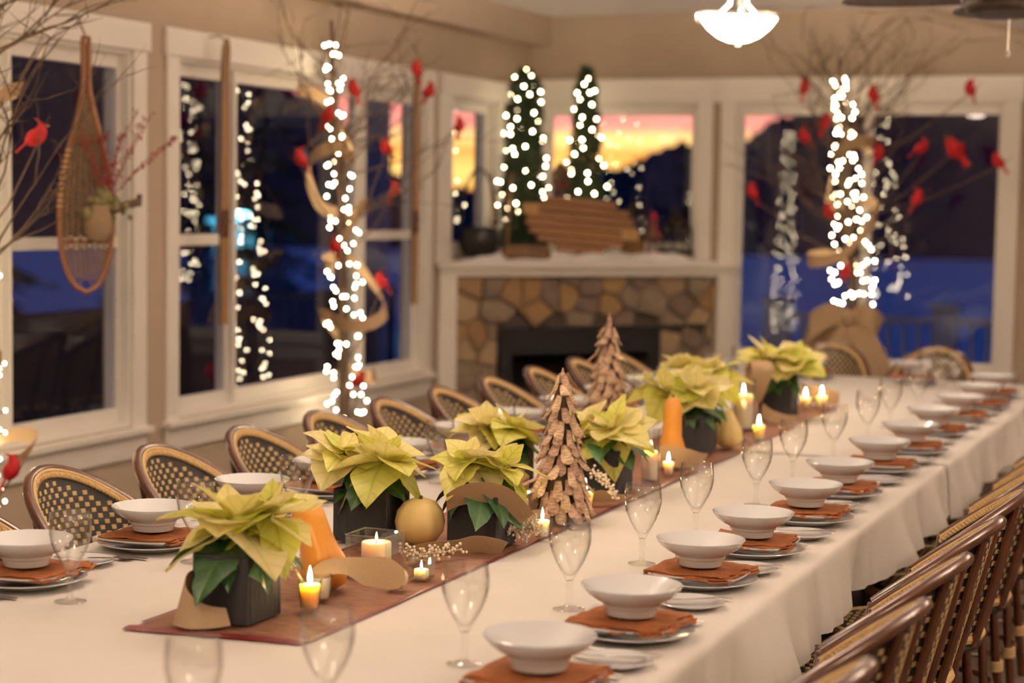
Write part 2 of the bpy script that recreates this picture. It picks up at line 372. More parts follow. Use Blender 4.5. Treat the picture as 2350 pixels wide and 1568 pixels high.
put('wall_right', MB().box(XR, XR+TH, YF, YB, 0, 3.03).mesh('wall_right', 'wall'), label='plain taupe wall across the aisle from the windows', cat='wall', kind='structure')
put('wall_front', MB().box(XL-TH, XR+TH, YF-TH, YF, 0, 3.03).mesh('wall_front', 'wall'), label='plain taupe wall opposite the fireplace end', cat='wall', kind='structure')
put('floor', MB().box(XL-TH, XR+TH, YF-TH, YB+TH, -.1, 0).mesh('floor', 'floor'), label='dark brown carpeted floor under the chairs', cat='floor', kind='structure')
def ceiling():
    pr = [(XL, 2.82), (-4.84, 2.82), (-4.84, 3.03), (-2.16, 3.03), (-.72, 2.64), (XR, 2.64)]
    mb = MB(); n = len(pr)
    for y in (YF, YB): mb.v += [(x, y, z) for x, z in pr] + [(XR, y, 3.2), (XL, y, 3.2)]
    k = n+2
    for i in range(k):
        j = (i+1) % k; mb.f.append((i, j, k+j, k+i)); mb.mi.append(1 if i < 2 else 0)
    mb.f += [tuple(range(k-1, -1, -1)), tuple(range(k, 2*k))]; mb.mi += [0, 0]
    put('ceiling', mb.mesh('ceiling', ['ceiling', 'wall'], smooth=False), label='white ceiling with a taupe edge beam along the window wall', cat='ceiling', kind='structure')
ceiling()
put('baseboard_left', MB().bbox(XL, XL+.018, YF, 10.9, 0, .13, .004).mesh('baseboard_left', 'trim'), label='white baseboard under the window wall', cat='baseboard', kind='structure')
put('baseboard_back', MB().bbox(-3.4, XR, YB-.018, YB, 0, .13, .004).mesh('baseboard_back', 'trim'), label='white baseboard along the end wall', cat='baseboard', kind='structure')

def window(n, axis, u0, u1, z0, z1, mull, rails):
    labels = {1: 'tall white-framed window behind the hanging snowshoe', 2: 'wide three-part white window behind the lit tree and the skis', 3: 'narrow window over the mantel glowing with sunset sky',
              4: 'window over the mantel behind the wooden plaque and lanterns', 5: 'large two-pane window behind the far bare tree with burlap bow'}
    root = thing('window_%d' % n, labels[n], 'window', kind='structure')
    def B(mb, a, b, d0, d1, c, d, bev=.003):          # u range, depth range (+ = outwards), z range
        if axis == 'L': mb.bbox(XL-d1, XL-d0, a, b, c, d, bev)
        else: mb.bbox(a, b, YB+d0, YB+d1, c, d, bev)
        return mb
    cw = .105
    htop = 2.535 if axis == 'L' else 2.585
    if n in (1, 2, 5):
        put('casing', B(MB(), u0-cw, u0, -.02, 0, z0-.03, z1).mesh('casing', 'trim'), root)
        put('casing', B(MB(), u1, u1+cw, -.02, 0, z0-.03, z1).mesh('casing', 'trim'), root)
        put('header', B(MB(), u0-cw-.02, u1+cw+.02, -.03, 0, z1, htop).mesh('header', 'trim'), root)
        put('stool', B(MB(), u0-cw-.02, u1+cw+.02, -.055, .03, z0-.035, z0-.005).mesh('stool', 'trim'), root)
        put('apron', B(MB(), u0-cw, u1+cw, -.02, 0, z0-.15, z0-.035).mesh('apron', 'trim'), root)
    elif n == 3:
        put('casing', B(MB(), 10.93, u0, -.02, 0, 1.33, z1).mesh('casing', 'trim'), root)
        put('casing', B(MB(), u1, u1+cw, -.02, 0, 1.33, z1).mesh('casing', 'trim'), root)
        put('header', B(MB(), 10.945, YB-.035, -.03, 0, z1, htop).mesh('header', 'trim'), root)
    else:
        put('casing', B(MB(), -5+.002, u0, -.02, 0, 1.33, z1).mesh('casing', 'trim'), root)
        put('casing', B(MB(), u1, u1+cw, -.02, 0, 1.33, z1).mesh('casing', 'trim'), root)
        put('header', B(MB(), -5+.032, u1+cw+.045, -.03, 0, z1, htop).mesh('header', 'trim'), root)
    jd = .135
    jb = MB()
    B(jb, u0, u0+.02, 0, jd, z0, z1); B(jb, u1-.02, u1, 0, jd, z0, z1); B(jb, u0+.02, u1-.02, 0, jd, z1-.02, z1); B(jb, u0+.02, u1-.02, .0, jd, z0, z0+.02)
    put('jamb', jb.mesh('jamb', 'trim'), root)
    edges = [u0+.02, *mull, u1-.02]
    for mu in mull: put('mullion', B(MB(), mu-.012, mu+.012, .012, jd-.01, z0+.02, z1-.02).mesh('mullion', 'trim'), root)
    for i, (a, b) in enumerate(zip(edges, edges[1:])):
        a2 = a if i == 0 else a+.012; b2 = b if i == len(edges)-2 else b-.012
        st = .020 if mull else .04; zt, zb = z1-.02, z0+.02
        sm = MB(); s0, s1 = .05, .09
        B(sm, a2, a2+st, s0, s1, zb, zt); B(sm, b2-st, b2, s0, s1, zb, zt); B(sm, a2+st, b2-st, s0, s1, zt-.065, zt); B(sm, a2+st, b2-st, s0, s1, zb, zb+(.03 if n == 5 else .07))
        sash = put('sash', sm.mesh('sash', 'trim'), root)
        ga, gb, gz0, gz1 = a2+st-.004, b2-st+.004, zb+(.026 if n == 5 else .066), zt-.061
        if rails[i]:
            zm = 1.505
            put('meeting_rail', B(MB(), a2+st, b2-st, s0-.004, s1, zm-.028, zm+.028).mesh('rail', 'trim'), sash)
            spans = [(gz0, zm-.024), (zm+.024, gz1)]
        else: spans = [(gz0, gz1)]
        for (c, d) in spans:
            for dd in (.066,):
                put('pane', B(MB(), ga, gb, dd, dd+.003, c, d, .0008).mesh('pane', 'pane', smooth=False), sash)
for n, w in WIN.items(): window(n, *w)

# ---------------------------------------------------------------- fireplace
A2 = Vector((-5.0, 10.93, 0)); S2 = Vector((1, 1, 0)).normalized(); T2 = Vector((-1, 1, 0)).normalized()
FW = 1.57*math.sqrt(2)          # wall-to-wall width along the diagonal
fp = thing('fireplace', 'corner fireplace with stone surround and white mantel between the windows', 'fireplace', tuple(A2), (0, 0, PI/4))
# local: x along the diagonal, y into the corner, z up
def fireplace():
    put('mortar_backing', MB().box(.10, .47, .075, .12, 0, 1.245).box(1.63, FW-.10, .075, .12, 0, 1.245).box(.47, 1.63, .075, .12, .88, 1.245).mesh('mortar', 'mortar', smooth=False), fp)
    put('pilaster', MB().bbox(.03, .155, -.0, .10, .0, 1.25).bbox(.015, .17, -.015, .085, 0, .16).mesh('pilaster', 'trim'), fp)
    put('pilaster', MB().bbox(FW-.155, FW-.03, -.0, .10, .0, 1.25).bbox(FW-.17, FW-.015, -.015, .085, 0, .16).mesh('pilaster', 'trim'), fp)
    put('frieze', MB().bbox(.03, FW-.03, -.005, .10, 1.235, 1.295).bbox(.015, FW-.015, -.03, .1, 1.275, 1.305).mesh('frieze', 'trim'), fp)
    h = FW/2
    sh = MB(); o = .05
    tri = [(-o+.06, -o), (FW+o-.06, -o), (FW+.0, -.0), (h, h-.012), (0, -.0)]
    for z in (1.297, 1.327): sh.v += [(x, y, z) for x, y in tri]
    sh.f += [(4, 3, 2, 1, 0), (5, 6, 7, 8, 9)] + [(i, (i+1) % 5, 5+(i+1) % 5, 5+i) for i in range(5)]; sh.mi += [0]*7
    put('mantel_shelf', sh.mesh('mantel_shelf', 'trim', smooth=False), fp)
    # stones: clipped Voronoi cells, each a separate bevelled slab
    rs = random.Random(5); x0, x1, z0, z1 = .155, FW-.155, .02, 1.235
    fx0, fx1, fz1 = .46, 1.64, .895
    seeds = []
    tries = 0
    while len(seeds) < 58 and tries < 6000:
        tries += 1; p = (rs.uniform(x0, x1), rs.uniform(z0, z1)); md = .10+.10*rs.random()
        if fx0+.02 < p[0] < fx1-.02 and p[1] < fz1-.03: continue
        if all((p[0]-q[0])**2+((p[1]-q[1])*1.15)**2 > md*md for q in seeds): seeds.append(p)
    def clip(poly, nx, nzv, c):
        out = []
        for a, b in zip(poly, poly[1:]+poly[:1]):
            da, db = a[0]*nx+a[1]*nzv-c, b[0]*nx+b[1]*nzv-c
            if da <= 0: out.append(a)
            if (da < 0 < db) or (db < 0 < da):
                t = da/(da-db); out.append((a[0]+(b[0]-a[0])*t, a[1]+(b[1]-a[1])*t))
        return out
    for p in seeds:
        poly = [(x0, z0), (x1, z0), (x1, z1), (x0, z1)]
        for q in seeds:
            if q is p: continue
            nx, nv = q[0]-p[0], q[1]-p[1]; l = math.hypot(nx, nv); nx /= l; nv /= l
            poly = clip(poly, nx, nv, (p[0]+q[0])/2*nx+(p[1]+q[1])/2*nv-.003)
        if p[1] > fz1: poly = clip(poly, 0, -1, -(fz1+.006))
        elif p[0] < fx0+.02: poly = clip(poly, 1, 0, fx0-.006)
        else: poly = clip(poly, -1, 0, -(fx1+.006))
        if len(poly) < 3: continue
        cxp = sum(a[0] for a in poly)/len(poly); czp = sum(a[1] for a in poly)/len(poly); k = len(poly); d = rs.uniform(.03, .055)
        mb = MB(); vs = []
        for sf, y in ((1, .08), (1, .08-d*.7), (.90, .08-d)):
            for a in poly: vs.append(((a[0]-cxp)*sf, y+rs.uniform(-.002, .002), (a[1]-czp)*sf))
        fs = [(i, (i+1) % k, k+(i+1) % k, k+i) for i in range(k)] + [(k+i, k+(i+1) % k, 2*k+(i+1) % k, 2*k+i) for i in range(k)] + [tuple(2*k+i for i in range(k))]
        mb.add(vs, fs)
        put('stone', mb.mesh('stone', rs.choice(['stone0', 'stone0', 'stone0', 'stone1', 'stone2']), smooth=False), fp, (cxp, 0, czp))
    fb = put('firebox', MB().bbox(fx0, fx1, .0, .06, 0, .73, .003).mesh('x', 'firemetal') and None, fp) if False else None
    s = MB(); s.box(fx0, fx0+.09, .018, .085, 0, fz1).box(fx1-.09, fx1, .018, .085, 0, fz1).box(fx0+.09, fx1-.09, .018, .085, .72, fz1).box(fx0+.09, fx1-.09, .018, .085, 0, .1)
    fb = put('firebox_surround', s.mesh('firebox_surround', 'firemetal', smooth=False), fp)
    iv = MB().box(fx0+.09, fx1-.09, .42, .44, .1, .72).box(fx0+.09, fx0+.1, .085, .42, .1, .72).box(fx1-.1, fx1-.09, .085, .42, .1, .72).box(fx0+.1, fx1-.1, .085, .42, .1, .11).box(fx0+.1, fx1-.1, .085, .42, .71, .72)
    put('firebox_interior', iv.mesh('firebox_interior', 'soot', smooth=False), fb)
    for k, (a, b) in enumerate((((fx0+.25, .2, .15), (fx1-.3, .26, .17)), ((fx0+.3, .3, .16), (fx1-.22, .22, .23)))):
        put('gas_log', MB().tube([a, ((a[0]+b[0])/2, (a[1]+b[1])/2, (a[2]+b[2])/2+.02), b], [.04, .045, .038], 10).mesh('gas_log', 'log'), fb)
fireplace()
def mantel(x, y, z=1.327): return A2 + S2*x + T2*y + Vector((0, 0, z))

# ================================================================== OUTSIDE
put('ground_outside', MB().box(-120, 120, -60, 160, -.75, -.45).mesh('ground', 'outsnow'), label='blue dusk snow outside the windows', cat='snow', kind='structure')
def hills():
    # crest elevation (deg) as seen over the field, by direction left of the table axis
    pts = [(80, 5.0), (62, 5.2), (50, 5.0), (40, 4.6), (34, 4.2), (30, 3.6), (27.6, 2.6), (26.9, 1.4), (26, .8), (25.2, .3), (24.5, .25), (23, .25), (21.5, .6), (20, .95), (18.9, 1.0), (17.9, 1.5), (17, 1.75), (16, 1.75), (15.2, 1.9), (14.6, 2.35), (13, 2.9), (10, 3.3), (4, 3.5), (-6, 3.2), (-20, 3.6), (-40, 2.8), (-70, 2)]  # window-side crest made higher to block the sunset glow there
    rs = random.Random(3); mb = MB(); fr = []; N_ = 900
    for i in range(N_+1):
        az = 80-150*i/N_
        for (a, e), (b, g) in zip(pts, pts[1:]):
            if b <= az <= a: el = e+(g-e)*(a-az)/(a-b); break
        el += .16*nz(az*1.7, 0, 3)+.10*abs(nz(az*7, 4, 1))+rs.random()*.05+.30*max(0, 1-abs(((az*2.3+.8*nz(az*2, 9, 9)) % 1)-.5)*5)*(.5+.5*nz(az*3, 2, 8))
        d = 110; an = math.radians(az); ux, uy = -math.sin(an), math.cos(an); h = 1.73+d*math.tan(math.radians(max(el, .1)))
        fr.append([(ux*d*.72, uy*d*.72, -.6), (ux*d, uy*d, h), (ux*d*1.15, uy*d*1.15, -.6)])
    mb.v = [p for t in fr for p in t]
    for i in range(N_):
        for j in (0, 1): mb.f.append((i*3+j, i*3+3+j, i*3+4+j, i*3+1+j)); mb.mi.append(0)
    put('hill', mb.mesh('hill', 'hill', smooth=False), label='dark wooded hillside against the sunset outside', cat='hill', kind='structure')
hills()
def needle_tree(name, label, cat, loc, h, r, seed, group=None, tiers=9, per=16, rot=0, mat='needles', trunk=True):
    rs = random.Random(seed); root = thing(name, label, cat, loc, (0, 0, rot), group)
    if trunk: put('trunk', MB().tube([(0, 0, 0), (0, 0, h*.9)], [r*.12, r*.03], 8).mesh('trunk', 'bark'), root)
    mb = MB()
    for t in range(tiers):
        f = t/(tiers-1); z = h*(.10+.86*f); rr = r*(1-f)**.8+r*.10
        for k in range(max(5, int(per*(1-f*.6)))):
            a = rs.uniform(0, 2*PI); L = rr*rs.uniform(.75, 1.1); dz = -L*.28
            tip = Vector((math.cos(a)*L, math.sin(a)*L, z+dz)); b = Vector((0, 0, z+L*.15)); d = (tip-b)
            side = d.cross(Vector((0, 0, 1))).normalized()
            for q in range(9):
                c = b+d*(.15+.1*q); ln = L*.26*(1.15-.07*q)
                for sg in (-1, 1):
                    e = c+side*sg*ln*.8+d.normalized()*ln*.7+Vector((0, 0, rs.uniform(-.3, .35)*ln))
                    w = Vector((rs.uniform(-1, 1), rs.uniform(-1, 1), rs.uniform(-1, 1)))*ln*.22
                    mb.add([c-w, c+w, e+w*.2, e-w*.2], [(0, 1, 2, 3)])
    fol = put('foliage', mb.mesh('foliage', mat, smooth=False), root); fol['kind'] = 'stuff'
    return root
def outside():
    # deck railing beyond the end window
    rl = thing('deck_railing', 'pale deck railing with square posts outside the end window', 'railing', (0, 15.5, -.45))
    for x in (-3.9, -2.5, -1.1): put('post', MB().bbox(x-.1, x+.1, -.1, .1, 0, 1.36, .01).bbox(x-.12, x+.12, -.12, .12, 1.34, 1.40, .008).mesh('post', 'outpost'), rl)
    for a, b in ((-3.9, -2.5), (-2.5, -1.1)):
        put('top_rail', MB().bbox(a+.1, b-.1, -.04, .04, 1.22, 1.28, .005).mesh('rail', 'outpost'), rl)
        put('bottom_rail', MB().bbox(a+.1, b-.1, -.03, .03, .15, .2, .005).mesh('rail', 'outpost'), rl)
        for k in range(9): put('baluster', MB().bbox(a+.1+(k+1)*(b-a-.2)/10-.015, a+.1+(k+1)*(b-a-.2)/10+.015, -.015, .015, .2, 1.22, .002).mesh('baluster', 'outpost'), rl)
    put('deck_floor', MB().box(-6, 3, 12.9, 15.65, -.44, -.25).mesh('deck', 'outsnow'), label='snow-covered deck boards outside the end window', cat='deck', kind='structure')
    # porch posts beyond the long window
    for i, (x, y) in enumerate(((-7.2, 10.9), (-7.2, 14.5), (-7.2, 7.3))):
        put('porch_post', MB().bbox(x-.09, x+.09, y-.09, y+.09, -.45, 3.3, .01).mesh('porch_post', 'outpost'), label='square white porch post outside, %s from the fireplace corner' % ['second', 'nearest', 'third'][i], cat='post', group='porch posts outside the long window')
    put('added_dark_wall', MB().box(-7.45, -7.35, 2, 15.2, -.45, .95).mesh('knee', 'hill'), label='dark low wall added outside to darken the long window views', cat='wall', kind='structure')  # added wall, keeps the view through the lower panes dark
    put('porch_roof', MB().box(-8.0, -5.3, 2, 15.2, 3.3, 3.5).mesh('porch_roof', 'hill'), label='dark porch roof outside over the long windows', cat='roof', kind='structure')
    for i, (x, y, h, r) in enumerate(((-13.5, 23.5, 4.6, 1.3), (-19.5, 31.5, 6.0, 1.6), (-9.5, 31, 3.6, 1.0), (-20, 24, 6.4, 1.9))):
        needle_tree('evergreen_tree', ['dark evergreen tree standing nearest outside the long window', 'dark evergreen tree behind the small shed outside', 'small dark evergreen tree out on the sunset side of the field', 'tallest dark evergreen tree outside beyond the shed'][i], 'tree', (x, y, -.45), h, r, 40+i, 'evergreens outside', 10, 16)
    sh = thing('garden_shed', 'small ribbed shed outside washed in cyan lamp light', 'shed', (-15.3, 26.0, -.45), (0, 0, math.radians(30)))
    put('shed_wall', MB().bbox(-.45, .45, 0, .9, 0, 1.75, .01).mesh('wall', 'shed'), sh)
    for k in range(12): put('slat', MB().bbox(-.42, .42, -.03, -.002, .15+k*.13, .255+k*.13, .006).mesh('slat', 'shed'), sh)
    put('roof', MB().bbox(-.55, .55, -.12, 1.0, 1.75, 1.83, .01).mesh('roof', 'outsnow'), sh)
    lp = put('lamp', MB().lathe([(0, .0), (.12, .0), (.14, .03), (.10, .06), (0, .07)], 16, (0, -.16, 1.86)).mesh('lamp', 'cyanlamp'), sh)
    ld = bpy.data.lights.new('shed_lamp', 'POINT'); ld.energy = 30; ld.color = (.12, .75, 1.0); ld.shadow_soft_size = .1
    lo = bpy.data.objects.new('shed_lamp_light', ld); COL.objects.link(lo); lo.parent = sh; lo.location = (0, -.5, 1.7)
outside()

# ================================================================== TABLE
TX0, TX1, TYa, TYb, TZ = -3.06, -1.16, 1.9, 10.72, .74
def table():
    t = thing('banquet_table', 'long white-clothed banquet table down the middle of the room', 'table', ((TX0+TX1)/2, (TYa+TYb)/2, 0))
    hx, hy = (TX1-TX0)/2-.02, (TYb-TYa)/2-.02
    put('tabletop', MB().bbox(-hx, hx, -hy, hy, TZ-.035, TZ-.004, .004).mesh('tabletop', 'skiwood'), t)
    lg = MB().tube([(0, 0, 0), (0, 0, TZ-.036)], .02, 8).mesh('leg', 'black')
    for k in range(4):
        for sx in (-hx+.35, hx-.35):
            put('leg', lg, t, (sx, -hy+.3+k*(2*hy-.6)/3, 0))
table()
CT = .744
def cloth(y0, y1, dz, hemL, hemR, seed, label, endcap=False):
    # cross-section runs from the left hem over the top to the right hem
    xs = []
    nL, nR, nT = 10, 16, 10
    prof = [('L', 1-i/nL) for i in range(nL)] + [('T', i/nT) for i in range(nT+1)] + [('R', (i+1)/nR) for i in range(nR)]
    ny = int((y1-y0)/.022); mb = MB(); rr = .016
    def P(kind, t, y):
        fold = .022*nz(y*2.3+seed, 1.3, seed)+.034*nz(y*4.6, seed, 7)+.012*nz(y*11, seed, 2)
        pl = .012*max(0, 1-abs(((y*1.0+seed*.37) % .62)-.3)/.035)
        hem = lambda h: h*(1+.10*nz(y*.8, seed, 9)+.05*nz(y*3.1, seed, 5))
        if kind == 'T':
            x = TX0+(TX1-TX0)*t
            return (x, y, CT+dz+.0006*nz(x*3, y*3, seed))
        h = hem(hemL if kind == 'L' else hemR); s = -1 if kind == 'L' else 1; xe = TX0 if kind == 'L' else TX1
        d = t*h; arc = rr*PI/2
        if d < arc:
            a = d/rr; x = rr*math.sin(a); z = -rr*(1-math.cos(a))
        else:
            x = rr; z = -rr-(d-arc)
        am = min(1, max(0, (d-.02)/.18)); x += am*(.024+fold*(2.2 if kind == 'R' else 1.0)-pl)+d*.05
        return (xe+s*(x+dz), y, CT+dz+z)
    n = len(prof)
    for j in range(ny+1):
        y = y0+(y1-y0)*j/ny
        mb.v += [P(k, t, y) for k, t in prof]
    for j in range(ny):
        for i in range(n-1): mb.f.append((j*n+i, j*n+i+1, (j+1)*n+i+1, (j+1)*n+i)); mb.mi.append(0)
    if endcap:
        b = ny*n+nL; base = len(mb.v); nh = 10
        for q in range(1, nh+1):
            d = .22*q/nh
            for i in range(nT+1):
                x, y, z = mb.v[b+i]; mb.v.append((x, y+min(d, .016)+min(1, d/.15)*(.02+.02*nz(x*4, 3, seed)), z-d+.005))
        for q in range(nh):
            for i in range(nT):
                a = (b+i) if q == 0 else base+(q-1)*(nT+1)+i; c = base+q*(nT+1)+i
                mb.f.append((a, a+1, c+1, c)); mb.mi.append(0)
    o = put('tablecloth', mb.mesh('tablecloth', 'cloth', ang=60), label=label, cat='tablecloth', group='ivory tablecloths on the long table')
    return o
cloth(TYa, 5.04, .0038, .15, .23, 5.7, 'ivory tablecloth over the near stretch of the table, ending at the first seam')
cloth(4.96, 7.30, .0, .15, .20, 5.7, 'ivory tablecloth over the middle stretch of the table, between the seams')
cloth(7.22, TYb, .0038, .15, .22, 5.7, 'ivory tablecloth over the far stretch of the table toward the head', True)
CZ = CT+.0058                       # resting height on the cloth
def runner():
    r = thing('table_runner', 'brown sheer table runner with burgundy ends down the table centre', 'runner', (0, 0, CZ))
    mb = MB()
    def P(u, v):
        y = 3.60+(8.98-3.60)*u; x = -2.37+.42*v + .008*nz(y*1.5, v*2, 1) + (.01 if v > .5 else -.01)*nz(y*2.2, 5, v)
        return (x, y-(.05*(1-v) if u < .01 else 0)*1, .001+.0012*(1+nz(x*9, y*9, 2)))
    mb.grid(P, 240, 14)
    put('runner_cloth', mb.mesh('runner_cloth', 'runner'), r)
    e = MB(); e.grid(lambda u, v: (-2.375+.43*v, 3.52+.05*v+.05*u+.004*nz(v*12, u*3, 5), .0025+.004*math.sin(PI*u)+.001*nz(v*20, u, 1)), 6, 40)
    put('satin_end_hem', e.mesh('satin_end_hem', 'runner_edge'), r, label='burgundy satin end hem')
    e = MB(); e.grid(lambda u, v: (-2.375+.43*v, 8.96+.05*u, .0025+.004*math.sin(PI*u)), 6, 40)
    put('satin_end_hem', e.mesh('satin_end_hem', 'runner_edge'), r)
    for sx in (-2.374, -1.944):
        put('satin_side_hem', MB().grid(lambda u, v: (sx+.012*(v-.5)+.01*nz((3.6+5.36*u)*2.2, 5, 1 if sx > -2 else 0), 3.6+5.36*u, .003+.0015*math.sin(PI*v)), 200, 3).mesh('side_hem', 'runner_edge'), r)
runner()
RZ = CZ+.0075                      # resting height on the runner

# ---------------------------------------------------------------- table ware meshes
def ware():
    W = {}
    W['dinner'] = MB().lathe([(0, .003), (.078, .003), (.08, 0), (.086, 0), (.09, .006), (.115, .011), (.146, .019), (.148, .0205), (.147, .0225), (.113, .0145), (.092, .0115), (.088, .0085), (0, .008)], 48).mesh('dinner_plate', 'china')
    W['rimring'] = None
    sq = MB(); n = 20; h = .118
    def zs(x, y): e = max(abs(x), abs(y))/h; c = (abs(x)*abs(y))/(h*h); return .004+.015*max(0, (e-.62)/.38)**1.3+.004*c**2
    for zo in (0, .0045):
        b = len(sq.v)
        for i in range(n+1):
            for j in range(n+1):
                x, y = h*(2*i/n-1), h*(2*j/n-1); rr_ = 1-.05*(abs(x)*abs(y)/(h*h))**3
                sq.v.append((x*rr_, y*rr_, zs(x, y)-.004+zo))
        for i in range(n):
            for j in range(n):
                q = (b+i*(n+1)+j, b+(i+1)*(n+1)+j, b+(i+1)*(n+1)+j+1, b+i*(n+1)+j+1); sq.f.append(q if zo else q[::-1]); sq.mi.append(0)
    m_ = (n+1)*(n+1)
    ring = [i*(n+1) for i in range(n+1)]+[n*(n+1)+j for j in range(1, n+1)]+[i*(n+1)+n for i in range(n-1, -1, -1)]+[j for j in range(n-1, 0, -1)]
    for a, b in zip(ring, ring[1:]+ring[:1]): sq.f.append((a, b, m_+b, m_+a)); sq.mi.append(0)
    W['square'] = sq.mesh('square_plate', 'china')
    W['bowl'] = MB().lathe([(0, .002), (.050, .002), (.052, 0), (.056, .001), (.058, .006), (.0585, .014), (.0595, .0185), (.064, .0205), (.0655, .027), (.071, .031), (.089, .0405), (.1025, .051), (.1115, .062), (.1145, .0675), (.115, .0690), (.1135, .0695), (.102, .0615), (.083, .048), (.062, .033), (.04, .02), (.02, .014), (0, .012)], 48).mesh('soup_bowl', 'china')
    W['bread'] = MB().lathe([(0, .002), (.045, .002), (.047, 0), (.051, 0), (.056, .004), (.084, .0125), (.0855, .0138), (.084, .0148), (.056, .0075), (.05, .0055), (0, .005)], 40).mesh('bread_plate', 'china')
    gb = MB().lathe([(0, .0655), (.0085, .066), (.0125, .074), (.0225, .091), (.0345, .113), (.0435, .136), (.0482, .158), (.0478, .180), (.0445, .205), (.0437, .2060), (.0428, .205), (.0462, .180), (.0466, .158), (.042, .1365), (.033, .114), (.021, .093), (.0105, .079), (0, .076)], 40)
    W['gbowl'] = gb.mesh('goblet_bowl', 'goblet')
    W['gstem'] = MB().lathe([(0, 0), (.036, 0), (.0368, .0012), (.035, .0025), (.018, .005), (.009, .010), (.0072, .022), (.0068, .040), (.0078, .055), (.0088, .064), (.0075, .0648), (0, .0650)], 32).mesh('goblet_stem', 'stemglass')
    # folded napkin: three soft layers, folded edge at -x, ruffled free edges at +x/-y
    W['nap'] = []
    for sd in range(4):
        nb = MB(); rs = random.Random(sd)
        for L in range(3):
            zo = .0048*L; ex = .004*(2-L)
            def top(u, v, L=L, zo=zo, ex=ex, up=1):
                x = -.098+.20*u; y = -.098+.196*v
                ruf = .014*nz(y*34+sd*9, L*3.3, 1)*(u**4)+.012*nz(y*9+sd*3, 1, L)*u ; rf2 = .014*nz(x*34+sd*5, L*2.1, 4)*((1-v)**4)+.010*nz(x*9+sd, L, 3)*(1-v)
                x += ruf+ex*u*u*1.2; y += rf2-ex*(1-v)**2
                puff = .0045*nz(x*20+sd, y*20, sd*3+.4*L)+.004*nz(x*45, y*30, sd)+.004*nz(y*35, L, sd)*u**5+.004*(u**3)*((1-v)**3)*(1+nz(x*60, y*60, L))
                return (x, y, zo+puff+(.0042 if up else 0)+(.002 if L else 0)*0)
            e = .0042
            nb.grid(lambda u, v: top(u, v), 24, 20)
            nb.grid(lambda u, v: tuple(Vector(top(1-u, v))-Vector((0, 0, e))), 24, 20)
            for side in range(4):
                def edge(u, v, side=side):
                    p = {0: top(u, 0), 1: top(1, u), 2: top(1-u, 1), 3: top(0, 1-u)}[side]
                    k = math.sin(PI*v)*.0018; off = {0: (0, -k), 1: (k, 0), 2: (0, k), 3: (-k*1.5, 0)}[side]
                    return (p[0]+off[0], p[1]+off[1], p[2]-e*(1-v))
                nb.grid(edge, 24, 3)
        nb.xf(Matrix.Diagonal((1.10, 1.10, 1.0, 1)))
        W['nap'].append(nb.mesh('napkin', 'napkin', ang=80))
    kn = MB().tube([(0, 0, .003), (.01, 0, .003), (.05, 0, .0035), (.085, 0, .0035), (.09, 0, .003)], [.003, .0065, .005, .0045, .003], 8, squash=.45)
    W['knife_handle'] = kn.mesh('handle', 'steel')
    W['knife_blade'] = MB().tube([(.088, 0, .003), (.10, .001, .003), (.13, .003, .003), (.155, .002, .003), (.165, -.002, .003)], [.004, .0085, .010, .008, .002], 8, squash=.14).mesh('blade', 'steel')
    W['fork'] = MB().tube([(0, 0, .004), (.02, 0, .004), (.08, 0, .005), (.13, 0, .006), (.145, 0, .005), (.155, 0, .004)], [.003, .0065, .0035, .0035, .008, .010], 8, squash=.3).mesh('fork_handle', 'steel')
    W['tines'] = MB()
    for k in range(4): W['tines'].tube([(.153, -.0075+.005*k, .004), (.175, -.0075+.005*k, .0035), (.195, -.0075+.005*k, .006)], [.0018, .0016, .0008], 5)
    W['tines'] = W['tines'].mesh('tines', 'steel')
    W['spoon'] = MB().tube([(0, 0, .004), (.02, 0, .004), (.08, 0, .005), (.125, 0, .006), (.135, 0, .005)], [.003, .0065, .0035, .0032, .005], 8, squash=.35).mesh('spoon_handle', 'steel')
    W['spoonbowl'] = MB().lathe([(0, .001), (.012, .003), (.0185, .007), (.019, .0078), (.018, .0078), (.0115, .0042), (0, .0025)], 16).xf(Matrix.Translation((.155, 0, 0)) @ Matrix.Diagonal((1.45, 1, 1, 1))).mesh('spoon_bowl', 'steel')
    return W
WR = ware()
def goblet(x, y, label, z=CZ):
    g = thing('water_goblet', label, 'glass', (x, y, z), group='water goblets on the long table', scale=1.06)
    put('bowl', WR['gbowl'], g); put('stem', WR['gstem'], g); return g
def cutlery(kind, x, y, z, rz, label):
    if kind == 'knife':
        t = thing('butter_knife', label, 'knife', (x, y, z), (0, 0, rz), 'butter knives'); put('handle', WR['knife_handle'], t); put('blade', WR['knife_blade'], t)
    elif kind == 'fork':
        t = thing('dinner_fork', label, 'fork', (x, y, z), (0, 0, rz), 'dinner forks'); put('handle', WR['fork'], t); put('tines', WR['tines'], t)
    elif kind == 'dknife':
        t = thing('dinner_knife', label, 'knife', (x, y, z), (0, 0, rz), 'dinner knives'); put('handle', WR['knife_handle'], t, scale=(1.3, 1.2, 1)); put('blade', WR['knife_blade'], t, (.0, 0, 0), scale=(1.3, 1, 1))
    else:
        t = thing('soup_spoon', label, 'spoon', (x, y, z), (0, 0, rz), 'soup spoons'); put('handle', WR['spoon'], t); put('bowl', WR['spoonbowl'], t)
    return t
